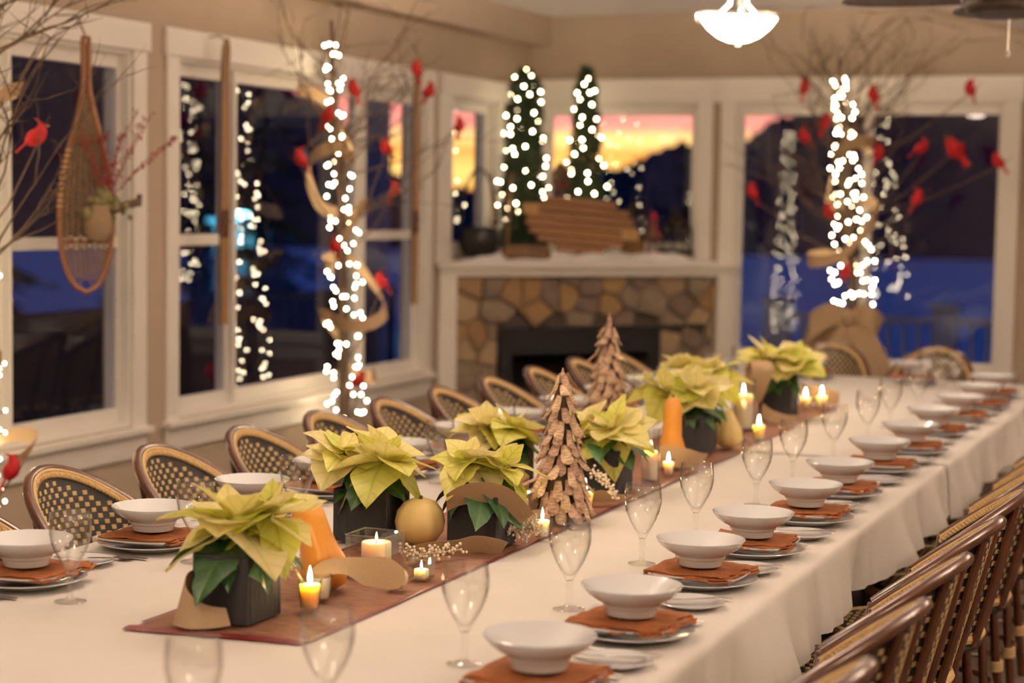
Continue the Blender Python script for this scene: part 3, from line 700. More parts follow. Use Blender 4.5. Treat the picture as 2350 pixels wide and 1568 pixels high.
def setting(x, y, face, where, i, rs, rot=0, goblet_off=(-.235, .17), bread_off=(.055, -.27), full=True):
    """face = +1 sitter looks toward -x (aisle row), -1 toward +x (window row)"""
    w = where
    put('dinner_plate', WR['dinner'], None, (x, y, CZ), (0, 0, rs.uniform(0, 6)), label='round white dinner plate, %s' % w, cat='plate', group='dinner plates')
    za = CZ+.0175
    put('square_plate', WR['square'], None, (x+rs.uniform(-.006, .006), y+rs.uniform(-.006, .006), za), (0, 0, rot+rs.uniform(-.06, .06)), label='square white plate, %s' % w, cat='plate', group='square plates')
    zn = za+.0085
    put('napkin', WR['nap'][i % 4], None, (x-.004*face, y, zn+.004), (0, 0, rot+(0 if face > 0 else PI/2)+rs.uniform(-.10, .10)), label='folded rust napkin, %s' % w, cat='napkin', group='rust napkins')
    put('soup_bowl', WR['bowl'], None, (x+rs.uniform(-.006, .006), y+rs.uniform(-.006, .006), zn+.0245), (0, 0, rs.uniform(0, 6)), label='white flared bowl, %s' % w, cat='bowl', group='white bowls')
    goblet(x+goblet_off[0], y+goblet_off[1], 'clear water goblet, %s' % w)
    if bread_off:
        bx, by = x+bread_off[0], y+bread_off[1]
        put('bread_plate', WR['bread'], None, (bx, by, CZ), (0, 0, 0), label='small white bread plate, %s' % w, cat='plate', group='bread plates')
        rz = math.radians(205 if face > 0 else 20)+rs.uniform(-.15, .15)
        cutlery('knife', bx-.075*math.cos(rz), by-.075*math.sin(rz), CZ+.0148, rz, 'butter knife on the bread plate, %s' % w)
    rz = PI if face > 0 else 0
    if full:
        cutlery('fork', x+.13*face, y-.166*face, CZ+.001, rz, 'dinner fork, %s' % w)
        cutlery('dknife', x+.12*face, y+.163*face, CZ+.001, rz, 'dinner knife, %s' % w)
        cutlery('spoon', x+.12*face, y+.186*face, CZ+.001, rz, 'soup spoon, %s' % w)
def settings():
    rs = random.Random(21)
    GO = [.147, .20, .19, .185, .24, .26, .22, .23, .19, .20, .20, .20]
    YR = [3.43, 3.98, 4.61, 5.085, 5.68, 6.24, 6.89, 7.47, 8.11, 8.72, 9.30, 9.89]
    for i, y in enumerate(YR):
        setting(-1.335+.012*math.sin(i*2.1), y, 1, '%s setting from the near end of the aisle-side row' % ORD[i], i, rs, goblet_off=(-.222, GO[i]))
    YL = [3.84, 4.40, 4.96, 5.44, 5.98, 6.54, 7.10, 7.66, 8.22, 8.78, 9.34, 9.90]
    for i, y in enumerate(YL):
        setting(-2.87, y, -1, '%s setting from the near end of the window-side row' % ORD[i], i+1, rs, goblet_off=(.215, -.12), bread_off=(-.03, .275))
    for i, x in enumerate((-2.45, -1.86)):
        w = 'at the head of the table, %s' % ['window side', 'aisle side'][i]
        setting(x, 10.47, 1, w, i, rs, goblet_off=(.12, -.23), bread_off=None, full=False)
    goblet(-1.60, 3.04, 'clear water goblet alone near the table end, in front of the burning votive')
    goblet(-1.705, 2.745, 'clear water goblet cut off by the bottom picture edge at the near table end')
settings()

# ================================================================== CHAIRS
def chair_proto():
    ch = thing('bistro_chair', 'x', 'chair', group='rattan bistro chairs')
    SZ = .455
    def ztop(th): return SZ+.235+.197*max(0, math.cos(th*90/77))**.95
    def surf(th, z, off=0):          # off > 0 = outside of the back
        rk = .115*(z-SZ)/.43*max(0.0, math.cos(th))**.5
        return Vector((.02-(.232+off)*math.cos(th)-rk, (.252+off)*math.sin(th), z))
    TM = math.radians(77)
    # woven back: inner and outer faces
    mb = MB(); nu, nv = 36, 12
    for off, flip in ((-.004, 0), (.004, 1)):
        b = len(mb.v)
        for i in range(nu+1):
            th = -TM+2*TM*i/nu
            for j in range(nv+1): mb.v.append(tuple(surf(th, SZ+(ztop(th)-SZ)*j/nv, off)))
        for i in range(nu):
            for j in range(nv):
                q = (b+i*(nv+1)+j, b+(i+1)*(nv+1)+j, b+(i+1)*(nv+1)+j+1, b+i*(nv+1)+j+1); mb.f.append(q if flip else q[::-1]); mb.mi.append(0)
    back = put('woven_back', mb.mesh('woven_back', 'blackcane'), ch)
    st = MB(); ds = math.radians(3.9); dz = .0182
    for i in range(-20, 21):
        th = i*ds
        for j in range(0, 25):
            z = SZ+.012+j*dz
            if (i+j) % 2 or z > ztop(th)-.036 or abs(th) > TM-.10: continue
            for off, sg in ((-.004, -1), (.004, 1)):
                a, w = ds*.43, .0067
                p = [surf(th-a, z-w, off), surf(th+a, z-w, off), surf(th+a, z+w, off), surf(th-a, z+w, off)]
                q = [surf(th-a*.8, z-w*.8, off+sg*.0013), surf(th+a*.8, z-w*.8, off+sg*.0013), surf(th+a*.8, z+w*.8, off+sg*.0013), surf(th-a*.8, z+w*.8, off+sg*.0013)]
                fs = [(4, 5, 6, 7), (0, 1, 5, 4), (1, 2, 6, 5), (2, 3, 7, 6), (3, 0, 4, 7)]
                st.add(p+q, fs if sg > 0 else [f[::-1] for f in fs])
    o = put('cream_strands', st.mesh('cream_strands', 'cane', smooth=False), back, label='cream woven checks'); o['kind'] = 'stuff'
    ths = [-TM+2*TM*k/44 for k in range(45)]
    put('back_frame', MB().tube([surf(t, ztop(t)+.004, .012) for t in ths], .0165, 10).mesh('back_frame', 'rattan'), ch, label='polished brown rattan arch')
    br = MB()
    for ph in (0, 1):
        pts = []; 
        for k in range(265):
            t = -TM+2*TM*k/264; a = k*.9+ph*PI
            pts.append(surf(t, ztop(t)-.010+.0060*math.sin(a), -.0075+.002*math.cos(a)))
        br.tube(pts, .0046, 5)
    br.tube([surf(t, ztop(t)+.003, -.004) for t in ths], .0060, 8)
    put('braid_edge', br.mesh('braid_edge', 'cane'), ch, label='cream braided cane edge')
    for th in (-58, -21, 21, 58):
        t = math.radians(th); put('back_post', MB().tube([surf(t, SZ-.02, .018), surf(t, (SZ+ztop(t))/2, .018), surf(t, ztop(t)-.012, .014)], .0125, 8).mesh('back_post', 'rattan'), ch)
    for sg in (-1, 1):
        t = sg*TM; put('arm_post', MB().tube([surf(t, SZ-.03, .010), surf(t, ztop(t)+.002, .010)], .0155, 10).mesh('arm_post', 'rattan'), ch)
    put('seat', MB().lathe([(0, .448), (.20, .444), (.212, .450), (.212, .458), (.20, .464), (0, .468)], 36).xf(Matrix.Translation((.01, 0, 0)) @ Matrix.Diagonal((1.05, 1, 1, 1))).mesh('seat', 'blackcane'), ch)
    ss = MB()
    for i in range(-9, 10):
        for j in range(-9, 10):
            if (i+j) % 2 or (i*i+j*j) > 74: continue
            x, y = i*.0215+.01, j*.0215; ss.box(x-.006, x+.006, y-.007, y+.007, .463, .4695)
    o = put('seat_strands', ss.mesh('seat_strands', 'cane', smooth=False), ch); o['kind'] = 'stuff'
    ring = [(.01+.226*math.cos(2*PI*k/40), .222*math.sin(2*PI*k/40), .452) for k in range(40)]
    put('seat_rim', MB().tube(ring, .016, 8, closed=True).mesh('seat_rim', 'cane'), ch, label='cream cane seat edge')
    put('seat_apron', MB().tube([(p[0]*.97, p[1]*.97, .425) for p in ring], .014, 8, closed=True).mesh('seat_apron', 'blackcane'), ch)
    for sx, sy in ((1, 1), (1, -1), (-1, 1), (-1, -1)):
        lg = put('leg', MB().tube([(.01+.165*sx, .165*sy, .43), (.01+.18*sx, .18*sy, .2), (.01+.20*sx, .195*sy, .0)], [.0155, .015, .0145], 10).mesh('leg', 'rattan'), ch)
        for zc, f in ((.40, .168), (.155, .184)):
            wr = MB()
            wr.tube([(.01+f*sx+.0185*math.cos(2*PI*k/12), f*sy+.0185*math.sin(2*PI*k/12), zc+k*.009/12) for k in range(49)], .0052, 6)
            put('cane_wrap', wr.mesh('cane_wrap', 'cane'), lg)
    put('stretcher', MB().tube([(.01+.186*math.cos(2*PI*k/32)*1.32/1.32, .186*math.sin(2*PI*k/32), .15) for k in range(32)], .010, 8, closed=True).mesh('stretcher', 'rattan'), ch)
    return ch
def chairs():
    proto = chair_proto()
    first = [True]
    def place(x, y, rz, label):
        if first[0]:
            first[0] = False; proto.location = (x, y, 0); proto.rotation_euler = (0, 0, rz); proto['label'] = label
        else: dup(proto, None, (x, y, 0), (0, 0, rz), label)
    rs = random.Random(4)
    YL = [4.09, 4.67, 5.25, 5.82, 6.39, 6.96, 7.53, 8.10, 8.67, 9.26, 9.86]
    for i, y in enumerate(YL):
        place(-3.10, y, rs.uniform(-.05, .05), 'rattan bistro chair with woven back, %s from the near end along the windows' % ORD[i])
    YR = [3.36, 3.94, 4.52, 5.10, 5.68, 6.27, 6.86, 7.45, 8.04]
    for i, y in enumerate(YR):
        place(-1.0, y, PI+rs.uniform(-.05, .05), 'rattan bistro chair seen from behind, %s from the near end along the aisle' % ORD[i])
    place(-2.46, 10.90, -PI/2+.05, 'rattan bistro chair at the head of the table in front of the burlap bow')
    place(-1.86, 10.92, -PI/2-.04, 'rattan bistro chair at the head of the table on the aisle side')
chairs()

# ================================================================== LAMPS
def pendant_proto():
    p = thing('pendant_lamp', 'x', 'lamp', group='glass bowl pendants')
    # origin = bowl rim height centre; ceiling at +cz
    put('bowl', MB().lathe([(0, -.116), (.05, -.110), (.10, -.088), (.145, -.052), (.172, -.018), (.182, 0), (.178, .002), (.168, -.016), (.141, -.049), (.098, -.084), (.05, -.105), (0, -.111)], 40).mesh('bowl', 'pendglow'), p, label='lit white glass bowl')
    put('finial', MB().lathe([(0, -.142), (.008, -.139), (.012, -.130), (.007, -.122), (.016, -.117), (0, -.1165)], 16).mesh('finial', 'nickel'), p)
    put('rim', MB().tube([(.185*math.cos(2*PI*k/40), .185*math.sin(2*PI*k/40), .004) for k in range(40)], .006, 8, closed=True).mesh('rim', 'nickel'), p)
    for k in range(3):
        a = 2*PI*k/3+.9; c, s = math.cos(a), math.sin(a)
        put('arm', MB().tube([(.022*c, .022*s, .40), (.03*c, .03*s, .2), (.05*c, .05*s, .07), (.10*c, .10*s, .03), (.17*c, .17*s, .035), (.215*c, .215*s, .03), (.225*c, .225*s, .0), (.20*c, .20*s, -.014), (.186*c, .186*s, .0)], .0085, 8).mesh('arm', 'nickel'), p)
    ld = bpy.data.lights.new('pendant_bulb', 'POINT'); ld.energy = PENDANT_UPLIGHT; ld.color = LAMP_WARM; ld.shadow_soft_size = .04
    put('bulb_light', ld, p, (0, 0, -.02))
    put('canopy', MB().lathe([(0, .30), (.07, .305), (.065, .33), (.02, .345), (.014, .37), (0, .37)][::-1], 24).xf(Matrix.Translation((0, 0, .0))).mesh('hub', 'nickel'), p)
    return p
def pendants():
    p = pendant_proto()
    spots = [(-2.44, 8.78, 2.615, 'hanging in view above the far half of the table'), (-2.49, 5.0, 2.64, 'above the middle of the table, overhead'), (-2.49, 1.2, 2.64, 'above the near end of the table, overhead'),
             (.9, 8.6, 2.26, 'over the aisle near the end wall'), (.9, 4.6, 2.26, 'over the aisle halfway down the room'), (.9, .9, 2.26, 'over the aisle at the near end')]
    for i, (x, y, z, w) in enumerate(spots):
        lab = 'lit white glass bowl pendant lamp %s' % w
        o = p if i == 0 else dup(p, None, None, None, lab)
        o['label'] = lab; o.location = (x, y, z)
        cz = 3.03 if x < -2.16 else 2.64
        put('ceiling_rod', MB().tube([(0, 0, .36), (0, 0, cz-z-.02)], .009, 8).lathe([(0, cz-z), (.065, cz-z), (.06, cz-z-.02), (.01, cz-z-.03), (0, cz-z-.03)], 20).mesh('ceiling_rod', 'nickel'), o)
pendants()
def fan():
    f = thing('ceiling_fan', 'dark bronze ceiling fan at the top edge of the room over the aisle', 'fan', (-1.10, 8.0, 2.56))
    put('motor', MB().lathe([(0, -.045), (.10, -.045), (.15, -.03), (.165, .0), (.16, .05), (.11, .085), (.03, .095), (0, .095)], 36).mesh('motor', 'fanbody'), f)
    put('vent_ring', MB().lathe([(.166, -.012), (.170, -.006), (.170, .006), (.166, .012)], 36).mesh('vent_ring', 'fanblade'), f)
    put('downrod', MB().tube([(0, 0, .09), (0, 0, .185)], .014, 10).lathe([(0, .20), (.07, .19), (.05, .15), (0, .15)], 20).mesh('downrod', 'fanbody'), f)
    for k in range(5):
        a = PI+math.radians(6)+2*PI*k/5; mt = Matrix.Rotation(a, 4, 'Z')
        bl = MB()
        pr = [(.17, .045), (.26, .06), (.42, .066), (.56, .062), (.64, .04), (.66, .012)]
        for (x, w), z in [(q, .035) for q in pr]: bl.v += [(x, -w, z-.012*1.0-w*.18), (x, w, z-.012+w*.18), (x, w, z-.004+w*.18), (x, -w, z-.004-w*.18)]
        for i in range(len(pr)-1):
            for j in range(4): bl.f.append((i*4+j, i*4+(j+1) % 4, (i+1)*4+(j+1) % 4, (i+1)*4+j)); bl.mi.append(0)
        bl.f += [(3, 2, 1, 0), tuple((len(pr)-1)*4+j for j in range(4))]; bl.mi += [0, 0]
        put('blade', bl.xf(mt).mesh('blade', 'fanblade'), f)
    ch = put('pull_chain', MB().tube([(.02, .05, -.04), (.02, .05, -.18)], .0022, 5).mesh('pull_chain', 'nickel'), f)
    put('pull_knob', MB().blob((.02, .05, -.19), (.009, .009, .013), 10, 8).mesh('pull_knob', 'trim'), ch)
fan()

# ================================================================== CENTREPIECES
FLAME = MB().lathe([(0, 0), (.0034, .003), (.0058, .009), (.0055, .017), (.0037, .027), (.0014, .037), (0, .042)], 10).mesh('flame', 'flame')
WICK = MB().tube([(0, 0, -.004), (.0005, 0, .006)], .0011, 5).mesh('wick', 'wick')
def flame_light(parent, z, e):
    ld = bpy.data.lights.new('flame_light', 'POINT'); ld.energy = e; ld.color = (1.0, .55, .2); ld.shadow_soft_size = .006
    o = bpy.data.objects.new('flame_glow', ld); COL.objects.link(o); o.parent = parent; o.location = (0, 0, z)
def candle(x, y, z, r, h, label, mat='wax', lit=True, fs=1.0, name='pillar_candle', r2=None):
    c = thing(name, label, 'candle', (x, y, z), group='candles on the runner')
    r2 = r2 or r
    put('wax', MB().lathe([(0, 0), (r*.96, 0), (r, .003), (r2, h-.003), (r2*.95, h), (r2*.55, h-.004), (0, h-.006)], 28).mesh('wax', mat), c)
    wk = put('wick', WICK, c, (0, 0, h-.003))
    if lit: put('flame', FLAME, c, (0, 0, h+.002), scale=(fs, fs, fs))
    return c
def votive(x, y, w, lit=True, sc=1.0, mat='amber_wax', z=RZ):
    g = thing('votive_cup', 'clear glass votive cup %s' % w, 'candle holder', (x, y, z), group='votive cups', scale=sc)
    put('glass', MB().lathe([(0, 0), (.0205, 0), (.0215, .002), (.0290, .072), (.0295, .0745), (.0285, .075), (.0275, .073), (.0205, .008), (0, .0065)], 28).mesh('cup', 'candleglass'), g)
    candle(x, y, z+.0085*sc, .0195*sc, .054*sc, 'votive candle in the cup %s' % w, mat, lit, 1.0*sc, 'votive_candle', .0255*sc)
def square_holder(x, y, s, h, w, rot=0, z=RZ):
    g = thing('glass_cube', 'clear square glass candle holder %s' % w, 'candle holder', (x, y, z), (0, 0, rot), 'square glass holders')
    t = .0035; a = s/2
    for k, (x0, x1, y0, y1) in enumerate(((-a, a, -a, -a+t), (-a, a, a-t, a), (-a, -a+t, -a+t, a-t), (a-t, a, -a+t, a-t))):
        put('glass_side', MB().bbox(x0, x1, y0, y1, .004, h, .0008).mesh('side', 'candleglass', smooth=False), g)
    put('glass_base', MB().bbox(-a, a, -a, a, 0, .0038, .0006).mesh('base', 'candleglass', smooth=False), g)
    rim = MB()
    for q in (((-a, -a), (a, -a)), ((a, -a), (a, a)), ((a, a), (-a, a)), ((-a, a), (-a, -a))): rim.tube([(*q[0], h), (*q[1], h)], .0018, 6)
    put('polished_rim', rim.mesh('rim', 'stemglass'), g)
    return g
def cyl_holder(x, y, r, h, w, z=RZ):
    g = thing('glass_cylinder', 'tall clear glass cylinder %s' % w, 'candle holder', (x, y, z), group='glass cylinders')
    put('glass', MB().lathe([(0, 0), (r, 0), (r, h), (r-.002, h+.001), (r-.0035, h), (r-.0035, .007), (0, .006)], 36).mesh('cyl', 'candleglass'), g)
def planter(x, y, w, sx=.15, sy=.15, h=.165, rot=0):
    p = thing('planter_box', 'charcoal wooden planter box %s' % w, 'planter', (x, y, RZ), (0, 0, rot), 'charcoal planter boxes')
    t = .012; a, b = sx/2, sy/2
    for q in ((-a, a, -b, -b+t), (-a, a, b-t, b), (-a, -a+t, -b+t, b-t), (a-t, a, -b+t, b-t)): put('plank', MB().bbox(*q, 0, h, .002).mesh('plank', 'pot'), p)
    put('soil', MB().bbox(-a+t, a-t, -b+t, b-t, .01, h-.02, .003).mesh('soil', 'soil'), p)
    return p
def leaf_mesh(L, Wd, droop, fold, seed, mat, teeth=0.0):
    mb = MB(); nu, nv = 12, 6
    def P(u, v):
        t = v*2-1; s = u
        w = Wd*(math.sin(PI*min(1, s**.82))**.85)*(1-.25*s) if 0 < s < 1 else .0006
        if teeth and 0 < s < 1: w *= 1+teeth*math.sin(s*17+seed)
        y = t*w; x = L*s-.12*abs(t)*w
        z = droop*L*s*s+fold*abs(y)+.05*L*nz(s*3+seed, t*1.5, seed)*abs(t)+.02*L*math.sin(s*9+seed)*t*t
        return (x, y, z)
    mb.grid(P, nu, nv)
    n = len(mb.v); m = [(x, y, z-.0006) for x, y, z in mb.v]; f = [q[::-1] for q in [tuple(i+0 for i in q) for q in mb.f]]
    return mb.mesh('leaf', mat, ang=80)
BR = [leaf_mesh(.135, .066, -.16, .18, 1, 'bract'), leaf_mesh(.130, .060, -.30, .12, 2, 'bract2'), leaf_mesh(.125, .067, -.05, .22, 3, 'bract', .06), leaf_mesh(.138, .057, -.42, .10, 4, 'bract2', .08), leaf_mesh(.120, .064, .08, .25, 5, 'bract')]
GL = [leaf_mesh(.135, .046, -.35, .15, 6, 'greenleaf', .13), leaf_mesh(.125, .042, -.2, .2, 7, 'greenleaf', .15)]
CY = MB()
_r = random.Random(2)
for k in range(12): CY.blob((_r.uniform(-.011, .011), _r.uniform(-.011, .011), _r.uniform(-.002, .005)), (.0032, .0032, .005), 6, 4)
CY = CY.mesh('cyathia', 'cyath')
def poinsettia(x, y, z, w, heads, seed, greens=9, gr=.05, spread=1.0):
    rs = random.Random(seed)
    p = thing('poinsettia', 'pale yellow poinsettia %s' % w, 'plant', (x, y, z), group='pale poinsettias')
    for k, (hx, hy, hz, tx, ty, s) in enumerate(heads):
        put('stem', MB().tube([(hx*.3, hy*.3, -.03), (hx*.7, hy*.7, hz*.55), (hx, hy, hz-.004)], [.005, .0045, .004], 6).mesh('stem', 'greenleaf'), p)
        hd = put('flower_head', CY, p, (hx, hy, hz), (tx, ty, rs.uniform(0, 6)), s)
        a0 = rs.uniform(0, 6)
        for ring, (n, ln, pt, zz, r0) in enumerate(((6, 1.20, -14, -.012, .006), (5, 1.04, 16, -.006, .006), (4, .70, 48, .001, .005))):
            for q in range(n):
                a = a0+ring*.5+2*PI*q/n+rs.uniform(-.22, .22); pit = math.radians(pt+rs.uniform(-20, 20)); l = ln*rs.uniform(.85, 1.12)
                put('bract', rs.choice(BR), hd, (r0*math.cos(a), r0*math.sin(a), zz+rs.uniform(-.003, .003)), (rs.uniform(-.35, .35), -pit, a), (l, l*rs.uniform(.85, 1.1), l))
    for q in range(greens):
        a = 2*PI*q/greens+rs.uniform(-.3, .3); pit = math.radians(rs.uniform(-40, -4)); l = rs.uniform(1.0, 1.35)
        zz = rs.uniform(.012, .055)
        put('leaf', rs.choice(GL), p, (gr*.35*math.cos(a), gr*.35*math.sin(a), zz), (rs.uniform(-.5, .5), -pit, a), (l, l, l))
    return p
def gourd(path, radii, label, loc, mat='gourd'):
    g = thing('squash', label, 'squash', loc, group='squashes on the runner')
    put('skin', MB().tube(path, radii, 24).mesh('skin', mat, ang=80), g)
    e = Vector(path[-1]); d = (e-Vector(path[-2])).normalized()
    put('stem_stub', MB().tube([e-d*.004, e+d*.008], [.008, .006], 8).mesh('stub', 'twig'), g)
def ribbon(pts, sides, w, mat='burlap', thick=.0012):
    """Catmull-Rom through control points; sides = half width vectors"""
    P = [Vector(p) for p in pts]; S = [Vector(s) for s in sides]; out = []; so = []
    def cr(A, i, t):
        a, b, c, d = A[max(i-1, 0)], A[i], A[min(i+1, len(A)-1)], A[min(i+2, len(A)-1)]
        return .5*((2*b)+(-a+c)*t+(2*a-5*b+4*c-d)*t*t+(-a+3*b-3*c+d)*t**3)
    for i in range(len(P)-1):
        for k in range(8): out.append(cr(P, i, k/8)); so.append(cr(S, i, k/8))
    out.append(P[-1]); so.append(S[-1])
    o = put('burlap_ribbon', MB().strip(out, so, thick).mesh('ribbon', mat, ang=70), label=w, cat='ribbon', group='burlap ribbons')
    return o
def berries(x, y, w, path, spread, n, seed, r=.0042, z=RZ):
    rs = random.Random(seed); b = thing('berry_spray', 'ivory berry spray %s' % w, 'berry spray', (x, y, z), group='ivory berry sprays')
    P = [Vector(p) for p in path]
    put('stem', MB().tube(P, .0016, 5).mesh('stem', 'twigwhite'), b)
    mb = MB(); tw = MB(); placed = []
    for k in range(n):
        for _ in range(20):
            i = rs.randrange(len(P)-1); c = P[i]+(P[i+1]-P[i])*rs.random()
            d = Vector((rs.gauss(0, 1), rs.gauss(0, 1), rs.gauss(.25, .8))).normalized()*spread*rs.uniform(.25, 1)
            q = c+d
            if q.z < r+.001: q.z = r+.001+rs.random()*.01
            if all((q-o).length > r*1.75 for o in placed): break
        placed.append(q); mb.blob(tuple(q), r*rs.uniform(.85, 1.15), 8, 6); tw.tube([c, c+d*.5+Vector((0, 0, .002)), q], .0006, 3)
    o = put('berry_cluster', mb.mesh('berries', 'berry'), b); o['kind'] = 'stuff'
    o = put('twigs', tw.mesh('twigs', 'twigwhite'), b); o['kind'] = 'stuff'
def bark_tree(x, y, h, rb, w, seed):
    rs = random.Random(seed); t = thing('bark_tree', 'cone tree of curled birch bark pieces %s' % w, 'ornament tree', (x, y, RZ), group='birch bark cone trees')
    put('core', MB().lathe([(0, 0), (rb*.62, 0), (rb*.6, .01), (.008, h*.95), (0, h*.97)], 18).mesh('core', 'bark'), t)
    SH = []
    for v in range(5):
        L, Wd = .060+.006*v, .0185+.002*(v % 3); mb = MB()
        def P(u, q, L=L, Wd=Wd, v=v):
            a = q*2-1; ww = Wd*(1 if u < .6 else math.sqrt(max(0.01, 1-((u-.6)/.4)**2)))*(.6+.55*u)
            return (ww*a, .006*(1-a*a)*-1+.012*u*u*(1 if v % 2 else .4)*-1, -L*u)
        mb.grid(P, 9, 5)
        n0 = len(mb.v); fs = list(mb.f)
        mb.v += [(a, b+.0016, c) for a, b, c in mb.v]; mb.f += [tuple(i+n0 for i in f[::-1]) for f in fs]; mb.mi += [0]*len(fs)
        SH.append(mb.mesh('shingle', 'birch', ang=70))
    z = .062; row = 0
    while z < h*.99:
        f = z/h; r = rb*.62*(1-f)+.009; n = max(3, int(2*PI*(r+.012)/.033)); s = 1.0-.25*f
        for k in range(n):
            a = 2*PI*(k+.5*(row % 2))/n+rs.uniform(-.12, .12); out = rs.uniform(.22, .55) if rs.random() < .85 else rs.uniform(.7, 1.1)
            # local -y is outward
            o = put('bark_piece', rs.choice(SH), t, ((r+.003)*math.cos(a), (r+.003)*math.sin(a), z+rs.uniform(-.006, .006)), (0, 0, 0), s*rs.uniform(.85, 1.1))
            o.rotation_euler = (Matrix.Rotation(a+PI/2, 4, 'Z') @ Matrix.Rotation(-out, 4, 'X') @ Matrix.Rotation(rs.uniform(-.2, .2), 4, 'Y')).to_euler()
        z += .038*(1-.15*f); row += 1
    put('tip', MB().lathe([(.012, h*.93), (.009, h*.97), (.0015, h*1.03), (0, h*1.03)], 10).mesh('tip', 'birch'), t)

def centrepieces():
    V = Vector
    # --- near end
    planter(-2.197, 3.725, 'at the near end of the runner', .145, .155, .158)
    poinsettia(-2.197, 3.725, RZ+.158, 'in the nearest planter on the runner', [(-.01, .0, .072, .12, .06, 1.18), (.06, .05, .085, -.1, .2, .9)], 101, 10)
    votive(-2.081, 3.862, 'burning beside the nearest planter')
    votive(-2.105, 3.965, 'half hidden behind the nearest planter', False, .95, 'wax')
    gourd([(0, 0, .002), (0, 0, .008), (.002, .002, .022), (.002, .002, .045), (-.002, 0, .072), (-.008, -.006, .10), (-.016, -.012, .135), (-.026, -.02, .17), (-.034, -.027, .198), (-.04, -.032, .212), (-.043, -.034, .218)],
          [.012, .036, .055, .061, .057, .048, .042, .0415, .041, .033, .012], 'orange crookneck squash behind the nearest votive', (-2.165, 4.085, RZ))
    ribbon([(-2.165, 3.632, RZ+.022), (-2.19, 3.598, RZ+.026), (-2.225, 3.575, RZ+.034), (-2.268, 3.592, RZ+.046), (-2.288, 3.64, RZ+.058), (-2.279, 3.69, RZ+.066)],
           [(-.010, .006, .018), (-.012, .012, .022), (-.002, .018, .030), (.010, .010, .042), (.010, .0, .052), (.004, 0, .050)], 'curled burlap ribbon loop standing against the nearest planter')
    ribbon([(-2.125, 3.955, RZ+.060), (-2.10, 3.975, RZ+.078), (-2.065, 4.0, RZ+.082), (-2.03, 4.035, RZ+.068), (-1.995, 4.065, RZ+.062), (-1.965, 4.085, RZ+.045), (-1.95, 4.09, RZ+.03)],
           [(-.010, .008, .010), (-.018, .012, .012), (-.018, .018, .016), (-.006, .016, .030), (.008, .018, .034), (.012, .016, .024), (.006, .006, .008)], 'burlap ribbon sweeping past the crookneck squash to the twine ball')
    square_holder(-2.135, 4.315, .115, .108, 'between the crookneck squash and the yellow squash')
    candle(-2.130, 4.312, RZ+.0042, .039, .082, 'ivory pillar candle in the square glass by the crookneck squash', fs=.55)
    bl = thing('twine_ball', 'cream twine-wrapped ball beside the small tealight glass', 'ball', (-2.000, 4.165, RZ))
    put('core', MB().blob((0, 0, .0295), .029, 24, 16).mesh('ball', 'twineball'), bl)
    for k in range(3):
        a = k*1.1; put('bark_twist', MB().tube([(.0305*math.cos(a+t*.35)*math.sin(.5+t*.5), .0305*math.sin(a+t*.35)*math.sin(.5+t*.5), .0295+.0305*math.cos(.5+t*.5)) for t in range(5)], .0014, 5).mesh('twist', 'birch'), bl)
    square_holder(-2.0, 4.31, .054, .056, 'with a tealight beside the twine ball')
    candle(-2.0, 4.31, RZ+.0042, .019, .022, 'white tealight in the small square glass by the twine ball', fs=.5, name='tealight')
    # --- second group
    planter(-2.37, 4.765, 'behind the crookneck squash', .17, .15, .15)
    poinsettia(-2.37, 4.765, RZ+.15, 'in the planter behind the crookneck squash', [(-.075, -.03, .10, .2, -.35, .92), (.05, -.03, .085, .25, .15, 1.05), (-.01, .07, .10, -.15, 0, .95)], 205, 10)
    planter(-2.052, 4.825, 'behind the yellow squash', .15, .15, .15)
    poinsettia(-2.052, 4.825, RZ+.15, 'in the planter behind the yellow squash', [(-.045, .0, .09, .1, -.1, .92), (.045, .04, .075, .1, .3, .85)], 309, 9)
    g = thing('squash', 'round pale yellow squash between the two planters', 'squash', (-2.205, 4.74, RZ), group='squashes on the runner')
    put('skin', MB().lathe([(0, .004), (.02, .001), (.045, .012), (.066, .04), (.071, .068), (.064, .098), (.045, .122), (.02, .133), (.006, .131), (0, .129)], 48, wob=lambda a, z: 1+.018*math.cos(a*9)).mesh('skin', 'melon', ang=80), g)
    put('stem_stub', MB().tube([(0, 0, .128), (.002, 0, .140)], [.006, .005], 8).mesh('stub', 'twig'), g)
    ribbon([(-2.10, 4.685, RZ+.135), (-2.06, 4.70, RZ+.158), (-2.00, 4.735, RZ+.165), (-1.955, 4.775, RZ+.145), (-1.925, 4.80, RZ+.11), (-1.912, 4.82, RZ+.085)],
           [(.004, -.01, .026), (.006, -.008, .030), (.008, -.006, .030), (.014, -.002, .026), (.018, 0, .020), (.018, .004, .016)], 'burlap ribbon arching over the planter behind the yellow squash', 'burlap_dark')
    ribbon([(-2.13, 4.50, RZ+.022), (-2.08, 4.55, RZ+.030), (-2.04, 4.61, RZ+.028), (-2.0, 4.655, RZ+.034), (-1.95, 4.68, RZ+.028), (-1.925, 4.685, RZ+.025)],
           [(.004, -.004, .02), (.004, -.004, .022), (.004, -.006, .022), (.006, -.006, .024), (.01, -.006, .022), (.012, -.002, .016)], 'burlap ribbon rippling along the runner below the charcoal planter', 'burlap_dark')
    berries(-2.06, 4.49, 'lying at the foot of the yellow squash', [(-.07, -.03, .035), (-.02, -.02, .03), (.03, 0, .035), (.07, .05, .04)], .026, 74, 11)
    berries(-1.935, 4.90, 'in the thick bunch beside the burlap-wrapped candle', [(-.05, -.06, .045), (-.01, -.02, .04), (.01, .02, .045)], .042, 150, 12)
    berries(-2.26, 4.17, 'behind the crookneck squash stem', [(-.02, -.02, .02), (0, 0, .06), (.01, .01, .11)], .024, 46, 13)
